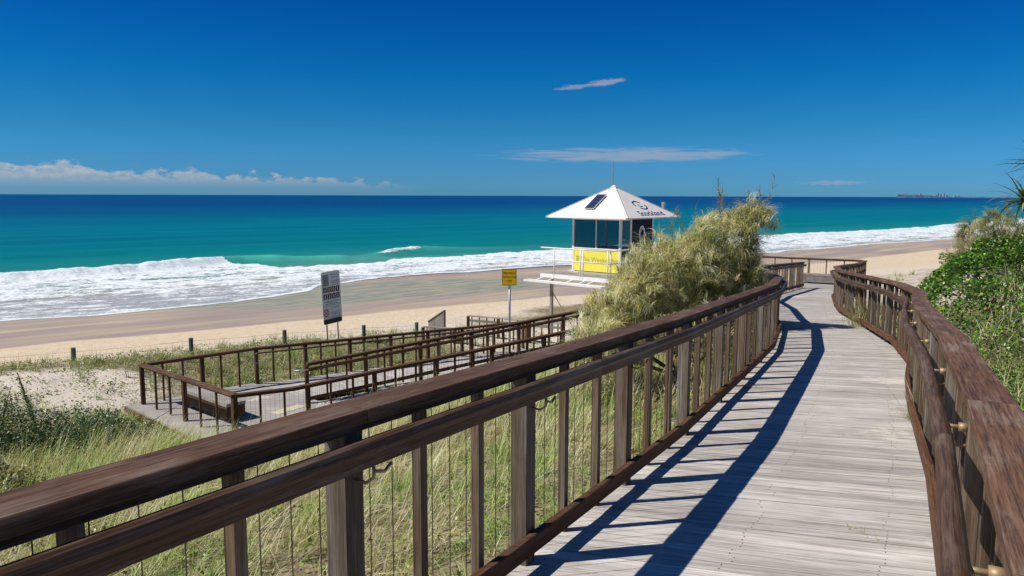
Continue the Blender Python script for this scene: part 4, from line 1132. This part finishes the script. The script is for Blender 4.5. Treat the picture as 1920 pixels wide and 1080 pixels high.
# creeping vine leaves over the dune sand
def vines(name, label, x0, x1, y0, y1, n, pal, wts, size, cond, lift=.10):
    x = rng.uniform(x0, x1, n); y = rng.uniform(y0, y1, n); d = veg(x, y)*.6+.4*(fbm(x*1.6, y*1.6, 15) > .53)
    k = (rng.random(n) < d*(fbm(x*.9, y*.9, 18) > .44)) & clear_of_decks(x, y) & cond(x, y); x, y = x[k], y[k]; t, q = shore(x, y); m = -q > 30.8; x, y = x[m], y[m]
    P = np.stack([x, y, ground_z(x, y)+rng.uniform(.0, lift, len(x))], -1); c = mixcol(len(x), pal, wts, .25)
    V, t_, cc = leaves(P, rng.uniform(.6, 1.3, len(x))*size, c, .8, 1.5); o = np_mesh(name, V, None, t_, cc, M_leaf); return tag(o, label, None, None, 'stuff')


vines('ground_creeper', 'creeping green and yellow dune vine around the lower landing', -24, 5, 12, 31, 150000, [(.16, .25, .03), (.30, .36, .04), (.45, .42, .10), (.30, .24, .13), (.08, .13, .03)], [5, 4, 2, 3, 3], .06, lambda x, y: (x > -1.1*y-4) & (x < 5.2))
vines('ground_creeper', 'broad green creeper leaves in the grass under the boardwalk railing', -7, 4, 0, 12, 16000, [(.16, .26, .03), (.26, .34, .04), (.34, .28, .14)], [5, 3, 3], .045, left_wedge, .22)

n = 8000; x = rng.uniform(-20, -6, n); y = rng.uniform(15, 23.5, n); k = clear_of_decks(x, y) & (rng.random(n) < .25+1.2*np.clip(fbm(x*1.4, y*1.4, 301)-.4, 0, 1)); x, y = x[k], y[k]
P = np.stack([x, y, ground_z(x, y)+rng.uniform(.005, .05, len(x))], -1); V, t_, cc = leaves(P, rng.uniform(.5, 1.4, len(x))*.06, mixcol(len(x), [(.34, .25, .14), (.46, .40, .16), (.16, .12, .07), (.20, .28, .06)], [4, 2.5, 3, 2.5], .25), 1.6, 1.8)
tag(np_mesh('dry_leaf_litter', V, None, t_, cc, M_leaf), 'dry leaves and creeper bits scattered over the bare sand patch', None, None, 'stuff')

# ------------------------------------------------------------------ weeping casuarina
def sprays(centres, radii, nspray, nper, length, width, pal, wts, drift=(.25, .1), up=.15):
    Ps = []; ax = []
    wts_ = np.array([r[0]*r[1]*r[2] for r in radii])**.66; ids = rng.choice(len(centres), nspray, p=wts_/wts_.sum())
    c = np.array(centres)[ids]; r = np.array(radii)[ids]; d = rng.normal(0, 1, (nspray, 3)); d /= np.linalg.norm(d, axis=1)[:, None]; d[:, 2] = np.where(d[:, 2] < -.5, -d[:, 2], d[:, 2])
    rad = rng.uniform(.3, 1., nspray)**.45; rad *= .66+.58*vnoise(d[:, 0]*3.2+ids*7, d[:, 2]*3.2+d[:, 1]*3, 5)
    O = c+d*r*rad[:, None]
    n = nspray*nper; o = np.repeat(O, nper, 0)+rng.normal(0, .032, (n, 3)); dd = np.repeat(d, nper, 0)
    base = mixcol(nspray, pal, wts, .3); col = np.repeat(base, nper, 0)*(1+rng.normal(0, .15, (n, 1)))
    az_ = np.arctan2(dd[:, 0]+drift[0], dd[:, 1]+drift[1])+np.repeat(rng.normal(0, .9, nspray), nper)+rng.normal(0, .4, n)
    lean = np.repeat(rng.uniform(.1, 1.7, nspray), nper)+rng.normal(0, .22, n); L = length*rng.uniform(.6, 1.4, n)*np.repeat(rng.uniform(.7, 1.3, nspray), nper)
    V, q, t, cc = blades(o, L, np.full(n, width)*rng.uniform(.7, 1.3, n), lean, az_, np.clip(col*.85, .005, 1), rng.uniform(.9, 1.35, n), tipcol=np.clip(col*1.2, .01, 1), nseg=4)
    return V, q, t, cc, O


def casuarina(name, label, group, centres, radii, root, nspray, nper, length, width, pal, wts, upright=None, drift=(.25, .1)):
    e = empty(name, root, label, 'tree', group)
    V, q, t, cc, O = sprays(centres, radii, nspray, nper, length, width, pal, wts, drift)
    if upright is not None:     # airy tips that stick out of the top
        n = len(upright); pts = []
        P = np.repeat(np.array(upright), 46, 0); m = len(P); k = rng.random(m); a = np.repeat(rng.uniform(0, 6.28, n), 46); ln = np.repeat(rng.uniform(.3, .62, n), 46)
        P = P+np.stack([np.sin(a)*k*ln*.4, np.cos(a)*k*ln*.4, k*ln], -1); c = mixcol(m, [(.40, .33, .20), (.26, .26, .12)], [1, 1])
        V2, q2, t2, c2 = blades(P, rng.uniform(.08, .24, m), np.full(m, width*.9), rng.uniform(.1, 1.3, m), rng.uniform(0, 6.28, m), c, rng.uniform(.2, .9, m), nseg=4)
        V = np.concatenate([V, V2]); q = np.concatenate([q, q2+len(cc)]); t = np.concatenate([t, t2+len(cc)]); cc = np.concatenate([cc, c2])
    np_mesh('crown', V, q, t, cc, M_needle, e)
    mb = MB(); root = Vector(root)
    for c, r in zip(centres, radii):
        c = Vector(c); mid = root.lerp(c, .5)+Vector((rng.normal(0, .12), rng.normal(0, .12), .1)); mb.tube([root, mid, c, c+Vector((rng.normal(0, .1), 0, r[2]*.75))], [.045, .032, .018, .006], 6)
        for k in range(9):
            d = Vector(rng.normal(0, 1, 3)).normalized(); q_ = c+Vector((d.x*r[0]*.85, d.y*r[1]*.85, abs(d.z)*r[2]*.85)); s_ = mid.lerp(c, rng.uniform(.2, 1)); mb.tube([s_, s_.lerp(q_, .5)+Vector((0, 0, .08)), q_], [.014, .009, .004], 5)
    mb.build('trunk', M_bark, e)
    return e


CAS = [(.66, .60, .34), (.78, .71, .47), (.50, .52, .28), (.25, .30, .14), (.70, .55, .30), (.90, .83, .62)]
cen = [(a, b, c+.42) for a, b, c in [(4.1, 14.6, CZ-1.5), (3.75, 14.6, CZ-2.7), (3.35, 14.1, CZ-1.95), (2.75, 13.9, CZ-2.15), (2.2, 13.4, CZ-2.35), (1.75, 13.1, CZ-2.85), (2.9, 13.2, CZ-3.0), (1.35, 12.3, CZ-3.05), (4.05, 13.7, CZ-3.1), (4.5, 14.4, CZ-1.02), (4.25, 14.3, CZ-2.35), (4.35, 15.2, CZ-2.0)]]
rad_ = [(.62, .8, .95), (.8, .9, .9), (.75, .9, 1.0), (.72, .9, .95), (.62, .8, .85), (.6, .7, .8), (.9, .8, .7), (.5, .6, .62), (.55, .6, .8), (.34, .4, .52), (.5, .6, .8), (.5, .6, .7)]
tips = [(a-.08, b, c+.42) for a, b, c in [(3.95, 14.4, CZ-.72), (4.0, 14.5, CZ-.68), (4.1, 14.6, CZ-.66), (4.9, 14.5, CZ-.62), (4.75, 14.4, CZ-.72), (3.5, 14.1, CZ-1.05), (3.0, 13.9, CZ-1.25), (2.5, 13.6, CZ-1.45), (2.75, 13.8, CZ-1.3), (2.1, 13.3, CZ-1.6), (4.45, 14.4, CZ-.7), (3.2, 14., CZ-1.1), (2.35, 13.5, CZ-1.6)]]
casuarina('casuarina_tree', 'large golden green weeping casuarina beside the left railing in front of the tower', 'casuarinas on the dune', cen, rad_, (3.2, 14.2, CZ-3.4), 4500, 14, .25, .0105, CAS, [5, 4.5, 3.5, 1.8, 3.2, 3], tips)
CAS2 = [(.50, .46, .26), (.40, .40, .20), (.62, .54, .36), (.26, .29, .13)]
casuarina('casuarina_tree', 'airy pale olive casuarina bush behind the green scrub on the right', 'casuarinas on the dune', [(13.1, 21.6, CZ-1.15), (13.9, 21.9, CZ-1.0), (14.9, 22.3, CZ-1.35), (12.7, 21.4, CZ-1.7), (15.9, 22.5, CZ-1.3), (13.9, 21.5, CZ-1.9)],
          [(.62, .6, .55), (.7, .6, .6), (.6, .6, .5), (.5, .5, .4), (.6, .6, .5), (1.2, .6, .5)], (13.8, 22.0, CZ-3.6), 700, 24, .26, .010, CAS2, [4, 3, 3, 1.5], [(13.0, 21.6, CZ-.75), (13.8, 21.8, CZ-.62), (14.1, 21.9, CZ-.55), (14.8, 22.2, CZ-.9), (12.6, 21.4, CZ-1.3), (16.2, 22.5, CZ-.9)], drift=(0, 0))

# ------------------------------------------------------------------ dark shrubs at the left
def shrub(name, label, group, c, r, n, size, pal, wts, cat='shrub', stems=7, lift=0., elong=1.8):
    e = empty(name, (c[0], c[1], float(ground_z(c[0], c[1]))), label, cat, group)
    d = rng.normal(0, 1, (n, 3)); d /= np.linalg.norm(d, axis=1)[:, None]; d[:, 2] = np.abs(d[:, 2])
    k = rng.random(n)**.4; k *= .72+.5*vnoise(d[:, 0]*3+c[0], d[:, 1]*3+d[:, 2]*4, 9)
    P = np.array([c[0], c[1], float(ground_z(c[0], c[1]))+lift])+d*np.array(r)*k[:, None]
    V, t, cc = leaves(P, rng.uniform(.6, 1.3, n)*size, mixcol(n, pal, wts, .25), .5, elong); np_mesh('foliage', V, None, t, cc, M_leaf, e)
    mb = MB(); b = Vector((c[0], c[1], float(ground_z(c[0], c[1]))-.05))
    for i in range(stems):
        q = b+Vector((rng.normal(0, .4)*r[0], rng.normal(0, .4)*r[1], r[2]*rng.uniform(.7, 1.05))); mb.tube([b, b.lerp(q, .5)+Vector((rng.normal(0, .05), 0, .03)), q], [.018, .012, .005], 5)
    mb.build('stem', M_bark, e)
    return e


DK = [(.06, .12, .04), (.10, .18, .055), (.18, .26, .09), (.28, .25, .09)]
gsh = 'dark shrubs in the dune grass on the left'
shrub('dune_shrub', 'dark green shrub beside the near corner of the lower landing', gsh, (-8.45, 15.1), (1.5, .9, .85), 12000, .042, DK, [5, 4, 2, 1])
shrub('dune_shrub', 'feathery green shrub in the middle of the dark shrubs below the sand patch', gsh, (-10.2, 14.6), (1.2, .9, 1.15), 11000, .034, DK, [3, 5, 4, 2], elong=3.)
shrub('dune_shrub', 'dark shrub at the left edge of the photo below the sand patch', gsh, (-11.6, 14.3), (1.3, 1.0, 1.1), 11000, .038, DK, [4, 5, 3, 1], elong=2.6)
shrub('dune_shrub', 'low olive brown shrub nearest the camera at the left edge', gsh, (-7.9, 10.9), (1.2, .8, .75), 7000, .04, [(.18, .20, .06), (.34, .24, .06), (.10, .15, .05)], [3, 3, 3], elong=3.)
# thin sprig standing out of the shrubs
for i, (x, y, h, lb) in enumerate(((-10.9, 15.6, 1.75, 'tall thin feathery sprig, the left of two standing against the sand patch'), (-10.1, 15.9, 1.45, 'thin feathery sprig, the right of two standing against the sand patch'))):
    e = empty('young_casuarina', (x, y, float(ground_z(x, y))), lb, 'plant', 'young casuarina sprigs'); b = Vector((x, y, float(ground_z(x, y))-.05)); tp = b+Vector((-.35, 0, h))
    mb = MB(); mb.tube([b, b.lerp(tp, .5)+Vector((.05, 0, 0)), tp], [.016, .011, .004], 5); mb.build('stem', M_bark, e)
    n = 900; k = rng.uniform(.15, 1, n); P = np.array(b)+np.outer(k, np.array(tp-b)); V, q, t, cc = blades(P, rng.uniform(.12, .34, n)*(1.15-k), np.full(n, .007), rng.uniform(.3, 1.1, n), rng.uniform(0, 6.28, n), mixcol(n, [(.08, .13, .05), (.13, .17, .07)], [1, 1]), rng.uniform(0, .5, n), nseg=4)
    np_mesh('foliage', V, q, t, cc, M_needle, e)

# ------------------------------------------------------------------ green scrub right of the boardwalk
SB = [(2.9, 3.8), (4.1, 6.9), (5.2, 9.2), (6.1, 11.7), (6.65, 13.2), (8.3, 15.4), (11.2, 20.2), (14.2, 25.5)]
def scrub_top(x, y):
    d = dist_line(x, y, SB)
    h = np.interp(y, [2, 5, 7, 10, 14, 20, 26, 34], [-2.0, -1.9, -1.68, -1.32, -1.1, -1.2, -1.9, -3.0])+.13*np.clip(d-.3, 0, 4)
    h = h+(fbm(x*.75, y*.75, 33, 3)-.5)*.75+(vnoise(x*2.6, y*2.6, 35)-.5)*.22
    edge_ = np.clip(d/1.0, 0, 1); g_ = ground_z(x, y)-CZ; top_ = g_+(h-g_)*(.45+.55*np.sqrt(edge_))
    return top_+CZ, d


n = 680000; yy = rng.uniform(3, 27, n)**1.0; xx = rng.uniform(3.6, 26, n); wkeep = rng.random(n) < np.clip(14./np.hypot(xx, yy), .25, 1)**1.2
xx, yy = xx[wkeep], yy[wkeep]; tp, dd_ = scrub_top(xx, yy); ok = (dd_ > 0) & (dd_ < 12) & (xx < .80*yy+2.6) & (yy < 25.5+xx*.12); xx, yy, tp, dd_ = xx[ok], yy[ok], tp[ok], dd_[ok]
straw_zone = (vnoise(xx*.5+3, yy*.5, 44) > .62) & (yy < 9)
thin = rng.random(len(xx)) < np.where(straw_zone, .35, 1.); xx, yy, tp, dd_ = xx[thin], yy[thin], tp[thin], dd_[thin]
P = np.stack([xx, yy, tp-np.abs(rng.normal(0, .17, len(xx)))], -1); sz = rng.uniform(.6, 1.25, len(xx))*.031*np.clip(np.hypot(xx, yy)/8, 1, 2.3)
tone = fbm(xx*1.2, yy*1.2, 66)[:, None]
c = mixcol(len(xx), [(.06, .15, .015), (.105, .235, .02), (.21, .36, .03), (.03, .07, .012), (.36, .34, .12)], [5, 5, 4, 3, .8], .22)*(.25+1.15*tone)
V, t, cc = leaves(P, sz, c, .9, 1.9)
o = np_mesh('coastal_scrub', V, None, t, cc, M_leaf); tag(o, 'dense bright green leafy scrub covering the dune right of the boardwalk', None, None, 'stuff')
# straw stems poking through the scrub close to the rail
n = 9000; xx = rng.uniform(3.3, 9, n); yy = rng.uniform(3, 11, n); tp, dd_ = scrub_top(xx, yy); ok = (dist_line(xx, yy, Rc) > .12) & (dd_ < 2.2) & (fbm(xx, yy, 12) > .5); xx, yy, tp = xx[ok], yy[ok], tp[ok]; n = len(xx)
V, q, t, cc = blades(np.stack([xx, yy, np.maximum(tp, ground_z(xx, yy))-.12], -1), rng.uniform(.15, .4, n), np.full(n, .006), np.abs(rng.normal(.5, .4, n)), rng.uniform(0, 6.28, n), mixcol(n, [STRAW, PSTRAW, LGREEN], [3, 3, 2]), rng.uniform(.2, .9, n))
o = np_mesh('dry_stems', V, q, t, cc, M_grass); tag(o, 'dry straw stems poking out of the scrub beside the right railing', None, None, 'stuff')

# ------------------------------------------------------------------ pandanus at the right edge
def pandanus(x, y, ztop):
    zg = float(ground_z(x, y)); e = empty('pandanus_tree', (x, y, zg), 'spiky pandanus palm with drooping strap leaves at the right edge of the photo', 'tree')
    mb = MB(); heads = [Vector((x-.42, y-.1, CZ-.12)), Vector((x-.05, y, CZ+.62)), Vector((x+.55, y+.2, CZ+1.15)), Vector((x+.35, y-.2, CZ+.15))]; fork = Vector((x+.5, y, zg+1.6))
    mb.tube([(x+.5, y, zg-.1), fork], [.11, .09], 8)
    for h in heads: mb.tube([fork, fork.lerp(h, .5)+Vector((.1, 0, -.1)), h-Vector((0, 0, .1))], [.075, .06, .045], 7)
    mb.build('trunk', M_bark, e)
    for h in heads:
        n = 46; az_ = np.arange(n)*2.4+rng.normal(0, .15, n); lean = np.linspace(.25, 1.75, n); L = rng.uniform(.6, .95, n)
        V, q, t, cc = blades(np.repeat(np.array(h)[None], n, 0)+rng.normal(0, .03, (n, 3)), L, np.full(n, .06), lean, az_, mixcol(n, [(.09, .14, .05), (.16, .2, .08), (.30, .26, .12)], [4, 3, 1.4]), rng.uniform(.3, 1.1, n), nseg=6)
        np_mesh('leaf_rosette', V, q, t, cc, M_leaf, e)


pandanus(10.96, 16.0, 0)

# grass tufts growing through the boardwalk edge
for nm, lab, (x, y), n, h in (('grass_tuft', 'tall straw grass tuft growing through the kick rail beyond the bend of the right railing', (6.85, 14.75), 190, .85), ('grass_tuft', 'small grass tuft pushing through the kick rail of the right railing near the camera', (3.55, 6.62), 34, .5), ('grass_tuft', 'few green blades sprouting between the deck boards in the foreground', (1.86, 3.9), 7, .11)):
    P = np.stack([x+rng.normal(0, .12 if n > 50 else .03, n), y+rng.normal(0, .42 if n > 50 else .05, n), np.full(n, zd(y)+.0)], -1)
    P[:, 2] = [zd(v_) for v_ in P[:, 1]]
    V, q, t, cc = blades(P, rng.uniform(.4, 1, n)*h, np.full(n, .008 if n > 50 else .005), np.abs(rng.normal(.35, .35, n)), R(-80)+rng.normal(0, 1.1, n), mixcol(n, [STRAW, PSTRAW, GREEN, LGREEN], [4, 3, 3, 3]), rng.uniform(.3, 1.1, n), nseg=6)
    o = np_mesh(nm, V, q, t, cc, M_grass); tag(o, lab, 'grass tuft', 'grass tufts on the boardwalk')

# ------------------------------------------------------------------ distant headland with town
def polar(px, D): a = (px-960)/1440.; return (D*a/math.hypot(1, a), D/math.hypot(1, a))
M_head = plain('haze_tinted_headland', (.10, .17, .24), .9, var=.3, sc=.02); M_city = plain('haze_tinted_buildings', (.22, .36, .50), .8, var=.1, sc=.01)  # blue of the distant air haze is mixed into both base colours
mb = MB(); D = 7200.; pxs = np.linspace(1674, 1905, 60)
prof = np.interp(pxs, [1674, 1678, 1690, 1702, 1715, 1735, 1760, 1800, 1905], [4, 32, 34, 26, 30, 20, 14, 9, 6])
for (p, h), (q, h2) in zip(list(zip(pxs, prof))[:-1], list(zip(pxs, prof))[1:]):
    a, b = polar(p, D), polar(q, D); a2, b2 = polar(p, D+600), polar(q, D+600); h += rng.normal(0, 2)
    mb.add([(*a, -1), (*b, -1), (*b, h2*.8), (*a, h*.8), (*a2, h), (*b2, h2), (*a2, -1), (*b2, -1)], [(0, 1, 2, 3), (3, 2, 5, 4), (4, 5, 7, 6), (1, 7, 5, 2), (0, 3, 4, 6)])
tag(mb.build('headland', M_head), kind='structure')
for i, (px, h, w) in enumerate(((1719, 36, 14), (1748, 28, 12), (1752, 38, 12), (1757, 30, 14), (1763, 34, 12), (1768, 24, 16), (1784, 16, 24), (1790, 19, 14))):
    a = polar(px, D+150); mb = MB(); mb.prism([(a[0]-w/2, a[1]-w/2), (a[0]+w/2, a[1]-w/2), (a[0]+w/2, a[1]+w/2), (a[0]-w/2, a[1]+w/2)], 2, h); mb.prism([(a[0]-w/5, a[1]-w/5), (a[0]+w/5, a[1]-w/5), (a[0]+w/5, a[1]+w/5), (a[0]-w/5, a[1]+w/5)], h, h+4)
    o = mb.build('high_rise', M_city); tag(o, 'haze-tinted tower block in the town on the far headland', 'building', 'tower blocks on the far headland')
